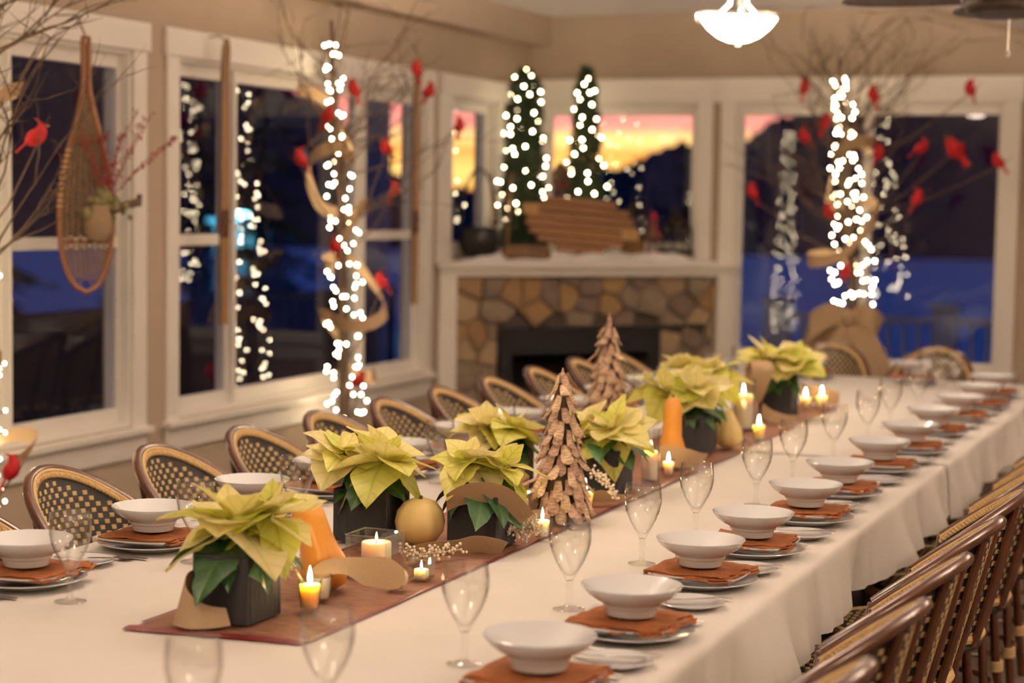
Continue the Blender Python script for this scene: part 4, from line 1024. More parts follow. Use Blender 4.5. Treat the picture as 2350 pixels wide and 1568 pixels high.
    # --- third group: bark trees
    square_holder(-2.085, 5.165, .10, .10, 'wrapped with burlap in front of the nearer bark tree')
    candle(-2.085, 5.165, RZ+.0042, .036, .076, 'ivory pillar candle in the burlap-wrapped square glass', fs=.6)
    ribbon([(-2.137, 5.108, RZ+.026), (-2.08, 5.106, RZ+.026), (-2.030, 5.110, RZ+.026), (-2.027, 5.16, RZ+.027), (-2.01, 5.185, RZ+.03)],
           [(0, 0, .024), (0, 0, .024), (0, 0, .024), (0, 0, .024), (.006, 0, .022)], 'burlap band wrapped around the square candle glass')
    votive(-1.935, 4.995, 'glowing inside the berry bunch', True, .85, 'wax')
    bark_tree(-1.995, 5.30, .455, .115, 'standing nearer, beside the burlap-wrapped candle', 77)
    ribbon([(-2.10, 5.30, RZ+.10), (-2.13, 5.27, RZ+.125), (-2.16, 5.28, RZ+.10), (-2.15, 5.31, RZ+.06), (-2.10, 5.335, RZ+.05)],
           [(.0, .004, .03), (.004, .004, .03), (.004, 0, .034), (0, 0, .034), (0, 0, .03)], 'burlap ribbon loop tucked behind the nearer bark tree')
    votive(-1.985, 5.495, 'burning at the foot of the nearer bark tree')
    planter(-2.385, 5.80, 'left of the bark tree toward the windows', .15, .15, .15)
    poinsettia(-2.385, 5.80, RZ+.15, 'in the planter on the window side of the nearer bark tree', [(-.06, -.02, .07, .25, -.3, .95), (.03, -.02, .065, .3, .1, 1.0)], 412, 8)
    planter(-2.065, 5.90, 'behind the amber votive and bark tree', .15, .15, .15)
    poinsettia(-2.065, 5.90, RZ+.15, 'in the planter behind the amber votive', [(-.08, 0, .07, .15, -.25, .9), (.03, -.02, .075, .35, .2, 1.05)], 515, 8)
    berries(-1.965, 5.62, 'curving over the runner edge behind the amber votive', [(-.06, .05, .10), (-.02, .03, .085), (.02, .0, .06), (.045, -.02, .03)], .022, 70, 14)
    ribbon([(-2.03, 5.60, RZ+.02), (-1.99, 5.63, RZ+.03), (-1.95, 5.66, RZ+.022), (-1.91, 5.70, RZ+.02)], [(.01, -.01, .016), (.012, -.01, .02), (.016, -.006, .014), (.014, -.004, .012)], 'burlap ribbon lying behind the amber votive')
    bark_tree(-2.435, 6.98, .52, .13, 'standing farther, in front of the firebox', 78)
    cyl_holder(-2.0, 6.20, .032, .185, 'behind the poinsettia with the squash')
    candle(-2.0, 6.20, RZ+.0075, .024, .10, 'slim pillar candle in the glass cylinder near the tall squash', fs=.7)
    votive(-1.985, 6.36, 'small one beside the tall orange squash', True, .8, 'wax')
    gourd([(0, 0, .002), (0, 0, .01), (0, 0, .03), (0, 0, .055), (0, 0, .085), (0, 0, .12), (.001, 0, .17), (.001, .002, .22), (.0, .003, .252), (0, .003, .262)], [.012, .036, .055, .058, .047, .036, .034, .035, .026, .008], 'tall upright orange squash in front of the fourth planter', (-2.035, 6.555, RZ))
    ribbon([(-2.06, 6.46, RZ+.05), (-2.01, 6.475, RZ+.055), (-1.965, 6.51, RZ+.045), (-1.94, 6.56, RZ+.035), (-1.93, 6.62, RZ+.03)], [(0, -.01, .04), (.006, -.008, .04), (.012, -.004, .036), (.016, 0, .028), (.014, .004, .024)], 'burlap ribbon wrapped around the tall orange squash')
    planter(-2.10, 7.03, 'behind the tall orange squash', .15, .17, .15)
    poinsettia(-2.10, 7.03, RZ+.15, 'in the planter behind the tall orange squash', [(-.10, -.05, .10, .3, -.35, 1.05), (.02, -.03, .11, .2, .2, 1.0), (-.03, .08, .12, -.1, 0, 1.0)], 618, 8)
    g = thing('squash', 'pale cream squash standing by the glass cylinder candle', 'squash', (-2.005, 7.21, RZ), group='squashes on the runner')
    put('skin', MB().lathe([(0, .004), (.02, .001), (.045, .014), (.058, .04), (.056, .07), (.042, .10), (.026, .13), (.014, .15), (0, .155)], 40, wob=lambda a, z: 1+.02*math.cos(a*8)).mesh('skin', 'melon', ang=80), g)
    votive(-2.055, 7.42, 'dim one beside the cream squash', True, 1.0)
    votive(-1.955, 7.50, 'burning on the runner edge by the large cylinder candle')
    cyl_holder(-2.115, 7.84, .052, .22, 'around the large pillar candle')
    candle(-2.115, 7.84, RZ+.0075, .042, .145, 'large ivory pillar candle in the glass cylinder', fs=.9)
    planter(-2.28, 7.66, 'behind the cream squash toward the windows', .15, .15, .15)
    poinsettia(-2.28, 7.66, RZ+.15, 'behind the large cylinder candle', [(-.06, 0, .12, .1, -.2, 1.0), (.07, -.02, .11, .15, .2, 1.05)], 720, 7)
    planter(-2.10, 8.40, 'farthest along the runner', .15, .15, .15)
    poinsettia(-2.10, 8.40, RZ+.15, 'in the farthest planter on the runner', [(-.04, -.03, .125, .1, -.2, 1.05), (.07, 0, .10, .3, .35, 1.15), (.02, .08, .12, 0, .1, 1.0)], 823, 9)
    ribbon([(-2.165, 8.20, RZ+.08), (-2.14, 8.18, RZ+.16), (-2.12, 8.18, RZ+.23), (-2.145, 8.22, RZ+.265), (-2.18, 8.25, RZ+.22), (-2.185, 8.26, RZ+.15)], [(.03, .012, 0), (.042, .014, 0), (.046, .016, .0), (.04, .02, 0), (.035, .02, 0), (.03, .02, 0)], 'tall burlap ribbon loop standing before the farthest planter')
    ribbon([(-2.10, 8.10, RZ+.06), (-2.05, 8.06, RZ+.04), (-2.0, 8.08, RZ+.028), (-1.95, 8.14, RZ+.022)], [(0, .01, .03), (.004, .01, .026), (.01, .006, .02), (.01, .006, .016)], 'burlap ribbon trailing off the runner before the farthest planter')
    votive(-2.05, 8.72, 'burning in front of the farthest burlap tail', True, 1.0, 'wax')
    votive(-1.99, 8.80, 'burning last along the runner', True, 1.05, 'wax')
    ribbon([(-2.12, 8.90, RZ+.06), (-2.05, 8.90, RZ+.058), (-1.99, 8.92, RZ+.05), (-1.94, 8.95, RZ+.04)], [(0, -.004, .04), (0, -.004, .044), (0, 0, .038), (.004, 0, .034)], 'burlap ribbon tail beyond the last votives at the far runner end')
centrepieces()


# ================================================================== BARE TREES, LIGHTS, BIRDS
def interp(path, z):
    for a, b in zip(path, path[1:]):
        if min(a[2], b[2]) <= z <= max(a[2], b[2]):
            t = (z-a[2])/(b[2]-a[2]) if b[2] != a[2] else 0
            return Vector(a).lerp(Vector(b), t)
    return Vector(path[0] if z > path[0][2] else path[-1])
def bare_tree(path, label, seed, clampf, nb, zmin, zmax, sack_r=.18, sack_h=.45, spread=.75, updir=(0, 0), perches=()):
    rs = random.Random(seed); base = Vector(path[-1]); t = thing('bare_tree', label, 'tree', tuple(base), group='bare branch trees with lights')
    rel = lambda v: Vector(v)-base
    ztop = path[0][2]
    for k in range(4):
        a = k*1.57; pts = []
        for i in range(13):
            z = base.z+.02+(ztop+(.06 if k == 0 else -.1*k)-base.z)*i/12; c = interp(path, min(z, ztop)); f = i/12
            off = .030*(1-f*.6); pts.append(rel((c.x+off*math.cos(a+f*2)*(k > 0), c.y+off*math.sin(a+f*2)*(k > 0), z)))
        put('trunk_stem', MB().tube(pts, [(.030 if k == 0 else .018)*(1-.65*i/12) for i in range(13)], 8).mesh('stem', 'bark'), t)
    for b in range(nb):
        z = rs.uniform(zmin, zmax); p = interp(path, min(z, ztop)); p.z = z
        a = rs.uniform(0, 2*PI); el = rs.uniform(.25, 1.15); L = rs.uniform(.55, 1.0)*spread
        d = Vector((math.cos(a)*math.cos(el)+updir[0], math.sin(a)*math.cos(el)+updir[1], math.sin(el))).normalized()
        mb = MB()
        def grow(p, d, L, r, lvl):
            n = 6; pts = [p.copy()]; q = p.copy(); dd = d.copy()
            for i in range(n):
                dd = (dd+Vector((rs.gauss(0, .13), rs.gauss(0, .13), rs.gauss(.03, .12)))).normalized(); q = clampf(q+dd*L/n); pts.append(q.copy())
                if lvl < 2 and i >= 1 and rs.random() < (.75 if lvl == 0 else .5):
                    s_ = (dd+Vector((rs.gauss(0, .6), rs.gauss(0, .6), rs.gauss(.1, .5)))).normalized(); grow(q.copy(), s_, L*rs.uniform(.3, .55), r*.6, lvl+1)
            mb.tube([rel(v) for v in pts], [r*(1-.8*i/n) for i in range(n+1)], 5 if lvl < 1 else 4)
        grow(p, d, L, .0062, 0)
        put('branch', mb.mesh('branch', 'twig'), t)
    for px, py, pz in perches:
        e = Vector((px, py, pz-.030)); s0 = interp(path, max(.5, pz-.30-.25*rs.random())); mid = s0.lerp(e, .55)+Vector((0, 0, -.05)); e2 = e+(e-s0).normalized()*.10+Vector((0, 0, .03))
        put('perch_branch', MB().tube([rel(clampf(v)) for v in (s0, mid, e, e2)], [.0055, .0045, .0035, .0012], 5).mesh('perch', 'twig'), t)
    put('root_sack', MB().lathe([(0, 0), (sack_r*.9, 0), (sack_r, .05), (sack_r*.95, sack_h*.5), (sack_r*.7, sack_h*.85), (sack_r*.42, sack_h), (sack_r*.3, sack_h*.98), (0, sack_h*.97)], 36, wob=lambda a, z: 1+.05*math.sin(a*9+z*6)).mesh('sack', 'burlap_dark'), t, label='burlap-wrapped root ball')
    return t
BULB = MB().blob((0, 0, 0), (.0066, .0066, .0080), 7, 4).mesh('bulb', 'bulb')
def string_lights(label, pts, group='strings of warm lights', wire_r=.0022):
    b = Vector(pts[0]); o = thing('string_lights', label, 'lights', tuple(b), group=group)
    put('wire', MB().tube([Vector(p)-b for p in pts], wire_r, 4).mesh('wire', 'wire'), o)
    for p in pts:
        put('bulb', BULB, o, tuple(Vector(p)-b+Vector((0, 0, .004))), (R_.uniform(-1, 1), R_.uniform(-1, 1), 0))
    return o
def tree_lights(path, z0, z1, n, rad, seed, clampf, turns=1.0):
    rs = random.Random(seed); pts = []; a = 0
    # three runs up and down so that bulbs come at irregular heights
    runs = 4; per = n//runs
    for r in range(runs):
        for i in range(per):
            f = (i+.5)/per; f = f if r % 2 == 0 else 1-f
            z = z0+(z1-z0)*f**1.12+rs.uniform(-.02, .02); a += 2.4+rs.uniform(-.35, .35)
            c = interp(path, min(max(z, path[-1][2]), path[0][2])); R = rad(f)*rs.uniform(.6, 1.2)
            pts.append(clampf(Vector((c.x+R*math.cos(a), c.y+R*math.sin(a), z))))
    return pts
def spiral_ribbon(path, z0, z1, turns, r0, r1, w, label, seed, clampf, a0=0):
    rs = random.Random(seed); n = int(turns*14); P = []; S = []
    for i in range(n+1):
        f = i/n; z = z0+(z1-z0)*f; a = a0+turns*2*PI*f; c = interp(path, z); R = (r0+(r1-r0)*f)*(1+.45*math.sin(a*.73+seed)+.25*math.sin(a*2.3))
        P.append(clampf(Vector((c.x+R*math.cos(a), c.y+R*math.sin(a), z+.09*math.sin(a*1.37+seed)))))
        tw = .9*math.sin(a*1.3+seed); S.append(Vector((math.cos(a)*w*.5*math.sin(tw), math.sin(a)*w*.5*math.sin(tw), w*(.75+.25*math.cos(tw)))))
    return ribbon(P, S, label)
cL = lambda v: Vector((max(v.x, XL+.065), min(v.y, 12.4), min(v.z, 2.80)))
cB = lambda v: Vector((v.x, min(v.y, YB-.06), min(v.z, 2.93-.28*max(0, v.x+2.2))))
PL = [(-4.77, 9.043, 2.60), (-4.77, 9.10, 2.2), (-4.77, 9.19, 1.62), (-4.77, 9.24, 1.0), (-4.77, 9.27, .0)]
PR = [(-2.664, 12.0, 2.60), (-2.607, 12.0, 2.1), (-2.58, 12.0, 1.65), (-2.515, 12.0, 1.09), (-2.49, 12.0, .0)]
PN = [(-4.75, 5.98, 2.60), (-4.75, 6.0, 2.0), (-4.75, 6.02, 1.2), (-4.75, 6.03, .0)]
TL_ = 'on the wide-window tree, '
BIRDS_L = [(-4.6, 8.973, 2.306, 'upper branch just right of its top'), (-4.62, 8.73, 2.155, 'on the ribbon near its top'), (-4.6, 9.939, 2.351, 'beyond the far ski'), (-4.6, 8.394, 1.921, 'out on the branch nearest the first ski'), (-4.6, 9.375, 2.007, 'in front of the sunset pane'),
        (-4.6, 9.491, 1.772, 'below the orange pane'), (-4.6, 9.338, 1.265, 'low on the side toward the fireplace'), (-4.62, 8.82, 1.468, 'tucked into the trunk lights halfway up'), (-4.6, 9.08, .738, 'lowest at the sill'), (-4.6, 9.758, 2.464, 'atop the far ski'), (-4.6, 10.382, 2.169, 'against the narrow mantel window')]
TR_ = 'on the far tree, '
BIRDS_R = [(-2.832, 2.477, 'upper branch on its fireplace side'), (-2.40, 2.425, 'just right of its top'), (-1.805, 2.455, 'high on its aisle side'), (-2.831, 2.16, 'on its fireplace side below the header'), (-2.694, 2.256, 'close to the trunk near the top'), (-2.348, 2.06, 'just past the mullion'),
         (-2.086, 2.094, 'facing away in the middle of the aisle-side pane'), (-1.62, 2.011, 'farthest out over the casing'), (-2.098, 1.783, 'lower in the aisle-side pane'), (-3.164, 1.81, 'farthest toward the fireplace'), (-2.66, 1.687, 'in the ribbon loop halfway up'), (-2.541, 1.308, 'among the lowest lights above the bow')]
PERCH_L = [(x, y, z) for x, y, z, w in BIRDS_L]
PERCH_R = [(x, 11.8, z) for x, z, w in BIRDS_R]+[(-1.886, 11.8, 2.095)]
PERCH_N = [(-4.55, 6.16, 1.948), (-4.5, 5.93, .66)]
def trees():
    bare_tree(PL, 'bare birch tree wrapped in lights against the wide window', 31, cL, 22, 1.55, 2.6, .17, .42, .8, (.15, 0), PERCH_L)
    string_lights('warm string lights wound up the bare tree at the wide window', tree_lights(PL, .44, 2.58, 148, lambda f: .125-.085*f, 5, cL))
    spiral_ribbon(PL, .75, 2.25, 3.6, .15, .13, .036, 'burlap ribbon looping up the lit tree at the wide window', 3, cL)
    bare_tree(PR, 'bare tree with lights and burlap bow before the end window', 33, cB, 32, 1.25, 2.6, .15, 1.0, .95, (0, -.1), PERCH_R)
    string_lights('warm string lights wound up the far tree at the end window', tree_lights(PR, 1.09, 2.56, 124, lambda f: .145-.085*f, 8, cB))
    spiral_ribbon(PR, 1.25, 2.45, 2.4, .17, .13, .04, 'burlap ribbon looping up the far tree at the end window', 5, cB, 1.5)
    bare_tree(PN, 'bare lit tree at the very edge of the room beside the snowshoe window', 37, cL, 28, 1.3, 2.6, .18, .45, .85, (.12, .35), PERCH_N)
    string_lights('warm string lights wound up the edge tree beside the snowshoe window', tree_lights(PN, .4, 2.5, 168, lambda f: .14-.09*f, 9, cL))
    spiral_ribbon(PN, .6, 2.3, 3.6, .14, .13, .030, 'burlap ribbon looping up the edge tree beside the snowshoe', 7, cL)
    # bow on the far tree
    b = thing('burlap_bow', 'big burlap bow tied around the far tree at the end window', 'bow', (-2.51, 11.86, 1.02))
    def piece(name, pts, sides):
        P = [Vector(p) for p in pts]; S = [Vector(q) for q in sides]; o = []; q = []
        for i in range(len(P)-1):
            for k in range(6):
                t = k/6; a, c, d, e = (P[max(i-1, 0)], P[i], P[i+1], P[min(i+2, len(P)-1)]); o.append(.5*((2*c)+(-a+d)*t+(2*a-5*c+4*d-e)*t*t+(-a+3*c-3*d+e)*t**3)); q.append(S[i].lerp(S[i+1], t))
        o.append(P[-1]); q.append(S[-1]); put(name, MB().strip(o, q, .003).mesh(name, 'burlap', ang=75), b)
    piece('loop', [(0, -.03, 0), (-.10, -.10, .02), (-.23, -.12, -.06), (-.27, -.06, -.12), (-.20, -.04, -.16), (-.08, -.06, -.10), (0, -.03, -.02)], [(0, .02, .03), (0, .02, .075), (0, .03, .10), (.02, .04, .10), (0, .03, .09), (0, .03, .06), (0, .02, .03)])
    piece('loop', [(0, -.03, 0), (.09, -.09, .03), (.17, -.09, -.02), (.19, -.04, -.08), (.13, -.04, -.10), (.05, -.05, -.07), (0, -.03, -.02)], [(0, .02, .03), (0, .02, .06), (0, .03, .08), (.02, .04, .08), (0, .03, .08), (0, .03, .05), (0, .02, .03)])
    piece('tail', [(.01, -.05, -.03), (.10, -.12, -.10), (.18, -.15, -.25), (.24, -.16, -.42), (.27, -.16, -.6)], [(.03, .02, .02), (.07, .02, .02), (.085, .03, .01), (.09, .02, 0), (.09, .02, 0)])
    piece('tail', [(-.01, -.05, -.03), (-.03, -.14, -.15), (-.06, -.16, -.3), (-.09, -.16, -.5)], [(.03, .02, 0), (.07, .02, 0), (.08, .03, 0), (.09, .02, 0)])
    put('knot', MB().blob((0, -.055, -.005), (.05, .045, .055), 14, 10).mesh('knot', 'burlap'), b)
trees()
def bird_proto():
    b = thing('cardinal_ornament', 'x', 'bird', group='red cardinals on the bare trees')
    body = MB().tube([(-.042, 0, -.010), (-.037, 0, -.009), (-.024, 0, -.005), (-.006, 0, 0), (.010, 0, .007), (.020, 0, .018), (.027, 0, .028), (.034, 0, .031), (.039, 0, .030)], [.006, .014, .025, .030, .027, .021, .019, .013, .004], 14)
    body.tube([(.024, 0, .042), (.018, 0, .055), (.009, 0, .066)], [.011, .007, .001], 8, squash=.5)
    put('body', body.mesh('body', 'red', ang=80), b)
    put('tail', MB().tube([(-.036, 0, -.009), (-.058, 0, -.020), (-.082, 0, -.034)], [.011, .012, .014], 8, squash=.28).mesh('tail', 'red'), b)
    for s in (1, -1): put('wing', MB().tube([(.010, .020*s, .006), (-.012, .024*s, .002), (-.045, .015*s, -.008)], [.008, .015, .003], 8, squash=.3).mesh('wing', 'red'), b)
    put('face_mask', MB().blob((.0365, 0, .0295), (.007, .010, .009), 8, 6).mesh('mask', 'black'), b)
    put('beak', MB().tube([(.040, 0, .030), (.052, 0, .027)], [.0055, .0008], 8).mesh('beak', 'orangebeak'), b)
    return b
def birds():
    p = bird_proto(); rs = random.Random(9); first = [True]
    def add(x, y, z, rz, tilt, lab, sc=1.0):
        o = p if first[0] else dup(p)
        first[0] = False; o['label'] = 'red cardinal ornament '+lab; o.location = (x, y, z); o.rotation_euler = (tilt, rs.uniform(-.75, -.15), rz); o.scale = (sc,)*3
    for x, y, z, w in BIRDS_L: add(x, y, z, rs.uniform(0, 6.28), rs.uniform(-.2, .2), TL_+w, 1.05)
    add(-4.55, 6.16, 1.948, math.radians(35), .1, 'beside the hanging snowshoe', 1.15); add(-4.5, 5.93, .66, 1.0, 0, 'low at the edge tree by the near chairs', 1.1)
    for x, z, w in BIRDS_R: add(x, 11.8, z, rs.uniform(0, 6.28), rs.uniform(-.3, .3), TR_+w, 1.15)
    add(-1.886, 11.8, 2.095, -2.2, .9, TR_+'large one standing in for a red patch', 1.6)  # enlarged bird added in place of a red patch in the pane
birds()

# ================================================================== HANGINGS ON THE WINDOW WALL
def snowshoe():
    wd = Vector((.62, .785, 0)); nd = Vector((.785, -.62, 0))
    s = thing('snowshoe', 'old bentwood snowshoe hanging in front of the tall window', 'snowshoe', (-4.80, 6.845, 0))
    Z0, Z1 = 2.40, 1.30
    def hw(f):
        if f < .18: return .0125
        if f < .70:
            t = (f-.18)/.52; return .0125+.1055*(math.sin(t*PI/2)**1.35)
        t = (f-.70)/.30; return .118*math.sqrt(max(0, 1-t**2.2))
    def pt(f, k, off=0): return wd*(hw(f)*k)+nd*off+Vector((-.012*0, 0, Z0+(Z1-Z0)*f))
    fs = [i/40 for i in range(41)]
    ring = [pt(f, -1) for f in fs]+[pt(f, 1) for f in fs[::-1][1:]]
    put('frame', MB().tube(ring, .0125, 8, closed=True).mesh('frame', 'ashwood'), s, label='bent ash wood frame')
    for f in (.40, .80): put('crossbar', MB().tube([pt(f, -1), pt(f, 1)], .012, 8, squash=.6).mesh('crossbar', 'ashwood'), s)
    lc = MB()
    for i in range(46):
        f = .2+.78*i/45
        for dv in (.09, -.09):
            f2 = f+dv
            if .17 < f2 < .985: lc.tube([pt(f, -.97), pt((f+f2)/2, 0, .003 if dv > 0 else -.003), pt(f2, .97)], .0032, 4)
    for k in (-.75, -.5, -.25, 0, .25, .5, .75): lc.tube([pt(.3+.65*i/8, k) for i in range(9)], .0028, 4)
    o = put('lacing', lc.mesh('lacing', 'rawhide'), s); o['kind'] = 'stuff'
    for i in range(11):
        f = .44+.022*i; c = pt(f, -1); put('lashing', MB().tube([c+(wd*math.cos(2*PI*k/10)+nd*math.sin(2*PI*k/10))*.0115 for k in range(10)], .004, 6, closed=True).mesh('lashing', 'cane'), s)
    put('hanging_cord', MB().tube([(0, 0, Z0), (-.05, .0, 2.50), (-.165, .01, 2.50)], .004, 6).mesh('cord', 'twig'), s)
    a = thing('dried_arrangement', 'dried red berry twigs and moss tucked into the snowshoe', 'arrangement', (-4.75, 6.90, 1.68))
    rs = random.Random(6)
    for k in range(11):
        side = rs.uniform(-.25, 1.0); L = rs.uniform(.28, .5); d = (wd*side*.9+Vector((0, 0, 1))).normalized(); mb = MB(); q = nd*.02; P = [q.copy()]
        for i in range(6): d = (d+Vector((rs.gauss(0, .06), rs.gauss(0, .06), rs.gauss(0, .08)))).normalized(); q = q+d*L/6; P.append(q.copy())
        mb.tube(P, .0018, 4)
        for i in range(22):
            t = rs.uniform(.25, 1)*6; j = min(int(t), 5); c = P[j].lerp(P[j+1], t-j)+Vector((rs.gauss(0, .008), rs.gauss(0, .008), rs.gauss(0, .006))); mb.blob(tuple(c), .0052, 5, 4)
        put('berry_twig', mb.mesh('berry_twig', 'redberry'), a)
    ms = MB()
    for k in range(46): ms.blob((nd*rs.uniform(.01, .05)+wd*rs.gauss(.0, .045)+Vector((0, 0, rs.gauss(-.01, .035)))), rs.uniform(.012, .024), 6, 5)
    o = put('moss', ms.mesh('moss', 'moss'), a); o['kind'] = 'stuff'
    put('pouch', MB().lathe([(0, -.16), (.035, -.155), (.058, -.12), (.062, -.07), (.05, -.02), (.045, .0), (.0, .0)], 20).xf(Matrix.Translation(tuple(nd*.02-wd*.03)) @ Matrix.Diagonal((1, 1, 1, 1))).mesh('pouch', 'nest'), a)
    put('branch_stub', MB().tube([tuple(nd*.03+wd*.02+Vector((0, 0, -.03))), tuple(nd*.03+wd*.08+Vector((0, 0, .0))), tuple(nd*.03+wd*.15+Vector((0, 0, .015))), tuple(nd*.03+wd*.155+Vector((0, 0, .05)))], [.018, .017, .02, .012], 8).mesh('stub', 'bark'), a)
snowshoe()
def ski(x, y, label, seed):
    s = thing('wooden_ski', label, 'ski', (x, y, 0), (0, 0, math.radians(-35)), 'old wooden skis')
    mb = MB(); pr = []
    for i in range(31):
        f = i/30; z = 1.085+1.42*f; w = .019+.004*math.sin(f*PI); w *= (1 if f < .97 else max(.5, 1-((f-.97)/.03)**2)); yb = .02*max(0, (f-.8)/.2)**2
        t = .009+.006*math.sin(f*PI); pr.append((z, w, yb, t))
    for z, w, yb, t in pr: mb.v += [(-t+yb, -w, z), (t+yb, -w, z), (t+yb, w, z), (-t+yb, w, z)]
    for i in range(30):
        for j in range(4): mb.f.append((i*4+j, (i+1)*4+j, (i+1)*4+(j+1) % 4, i*4+(j+1) % 4)); mb.mi.append(0)
    mb.f += [(0, 1, 2, 3), (123, 122, 121, 120)]; mb.mi += [0, 0]
    put('board', mb.mesh('board', 'skiwood', ang=30), s)
    put('binding_plate', MB().bbox(.012, .018, -.021, .021, 1.52, 1.66, .002).mesh('plate', 'rattan'), s)
    put('toe_strap', MB().tube([(.014, -.03, 1.60), (.05, -.02, 1.60), (.05, .02, 1.60), (.014, .03, 1.60)], .006, 6, squash=.5).mesh('strap', 'black'), s)
    put('hanging_cord', MB().tube([(.015, 0, 2.495), (-.03, -.02, 2.52), (-.079, -.055, 2.515)], .004, 6).mesh('cord', 'twig'), s)
ski(-4.88, 8.13, 'long wooden ski hanging between the snowshoe and the lit tree', 1)
ski(-4.88, 10.36, 'long wooden ski hanging beside the fireplace', 2)

# ================================================================== ON THE MANTEL
def mantel_decor():
    MZ = 1.3275; rz = PI/4
    def Pm(x, y, z=MZ): v = mantel(x, y, 0); return (v.x, v.y, z)
    sn = MB(); rs = random.Random(8)
    def P(u, v):
        x = .16+1.90*u; y = .015+v*.42*min(1, (1-abs(x-FW/2)/(FW/2))*1.6); e = min(1, v*6, u*8, (1-u)*8, (1-v)*5)
        h = (.022+.040*(nz(x*5, y*5, 1)+.6)+.018*nz(x*14, y*14, 2))*max(0, e)
        return (x, y, .0015+max(0, h))
    sn.grid(P, 120, 26)
    put('cotton_snow', sn.mesh('snow', 'snow', ang=80), None, tuple(Pm(0, 0)), (0, 0, rz), label='white cotton snow spread along the mantel', cat='snow', kind='stuff')
    SZ = MZ+.045
    for i, (x, y, h, r0, r1, sd, lab) in enumerate(((.79, .43, 1.27, .185, .085, 51, 'small lit evergreen on the mantel, nearer the window wall'), (1.262, .47, 1.30, .165, .05, 52, 'small lit evergreen on the mantel, behind the wooden plaque'))):
        rb = random.Random(sd); c = Vector(Pm(x, y)); t = thing('tabletop_evergreen', lab, 'tree', tuple(c), group='lit evergreens on the mantel')
        put('stand', MB().lathe([(0, 0), (.05, 0), (.055, .04), (.045, .07), (0, .07)], 16).mesh('stand', 'log'), t)
        put('trunk', MB().tube([(0, 0, .07), (0, 0, h*.96)], [.018, .008], 8).mesh('trunk', 'bark'), t)
        rad = lambda z: (r0+(r1-r0)*(z/h))*(1.0+.16*math.sin(z*38+sd))*(1 if z < h*.93 else max(.35, 1-(z-h*.93)/(h*.07)*.65))
        mb = MB()
        for k in range(1500):
            z = .10+(h-.10)*rb.random(); a = rb.uniform(0, 2*PI); R = rad(z)*rb.uniform(.80, 1.06)
            b0 = Vector((math.cos(a)*R*.25, math.sin(a)*R*.25, z+R*.10)); tip = Vector((math.cos(a)*R, math.sin(a)*R, z-R*.18+rb.uniform(-.02, .03))); d = tip-b0; sd_ = d.cross(Vector((0, 0, 1))).normalized()
            mb.add([b0-sd_*.006, b0+sd_*.006, tip+sd_*.003, tip-sd_*.003], [(0, 1, 2, 3)])
            for q in range(5):
                cc = b0+d*(.45+.13*q); ln = .035*rb.uniform(.7, 1.2)
                for sg in (-1, 1):
                    e = cc+(sd_*sg*.8+d.normalized()*.7+Vector((0, 0, rb.uniform(-.5, .5))))*ln; w = Vector((0, 0, .0035))
                    mb.add([cc-w, cc+w, e+w*.3, e-w*.3], [(0, 1, 2, 3)])
        o = put('foliage', mb.mesh('foliage', 'needles', smooth=False), t); o['kind'] = 'stuff'
        pts = []; n = 62
        for k in range(n):
            f = (k+.5)/n; z = .20+(h-.21)*f; a = k*2.4+rb.uniform(-.5, .5); R = rad(z)*rb.uniform(1.02, 1.12); pts.append(Vector((c.x+R*math.cos(a), c.y+R*math.sin(a), c.z+z+rb.uniform(-.03, .03))))
        string_lights('warm lights on the %s' % lab, pts, 'lights on the mantel evergreens', .0012)
    # oval plank plaque
    pl = thing('wooden_plaque', 'oval plank wood plaque leaning on the mantel', 'plaque', Pm(1.07, .11), (math.radians(-8), math.radians(4), rz))
    zc = .255; hh = .185; n = 7
    for k in range(n):
        z0 = .062+2*hh*k/n; z1 = z0+2*hh/n-.011; zm = ((z0+z1)/2-zc)/hh; w = .40*math.sqrt(max(.10, 1-zm*zm*.93))
        mb = MB().bbox(-w, w, -.012, .010, z0, z1, .004); put('plank', mb.mesh('plank', 'signwood'), pl)
    put('end_block', MB().bbox(.30, .43, -.018, -.0125, .17, .245, .003).mesh('end', 'signpale'), pl); put('end_block', MB().bbox(-.43, -.32, -.018, -.0125, .29, .36, .003).mesh('end', 'signpale'), pl)
    put('added_backing_board', MB().lathe([(0, 0), (1, 0), (1, .0022), (0, .0022)], 36).xf(Matrix.Translation((0, .0125, zc)) @ Matrix.Rotation(PI/2, 4, 'X') @ Matrix.Diagonal((.395, hh*.97, 1, 1))).mesh('backing', 'figure', smooth=False), pl)  # added panel, stops bulb light leaking between the planks
    put('back_cleat', MB().bbox(-.02, .02, .0128, .03, .07, .42, .003).mesh('cleat', 'signwood'), pl)
    # lanterns
    for x, y, z, s, lab in ((1.585, .36, SZ+.10, 1.0, 'dark bronze lantern raised behind the plaque end'), (1.875, .27, SZ, 1.12, 'larger dark bronze lantern at the far end of the mantel')):
        l = thing('candle_lantern', lab, 'lantern', Pm(x, y, z), (0, 0, rz+.2), 'mantel lanterns', scale=s); a = .062
        if s == 1.0: put('foot_block', MB().bbox(-.06, .06, -.06, .06, -.10, -.001, .004).mesh('block', 'signwood'), l)
        put('base', MB().bbox(-a-.012, a+.012, -a-.012, a+.012, 0, .03, .004).mesh('base', 'lantern'), l)
        for sx in (-a, a):
            for sy in (-a, a): put('corner_post', MB().bbox(sx-.005, sx+.005, sy-.005, sy+.005, .03, .165, .001).mesh('post', 'lantern'), l)
        put('pane', MB().bbox(-a+.006, a-.006, -a-.0015, -a+.0015, .032, .163, .0005).mesh('pane', 'candleglass', smooth=False), l)
        put('pane', MB().bbox(-a+.006, a-.006, a-.0015, a+.0015, .032, .163, .0005).mesh('pane', 'candleglass', smooth=False), l)
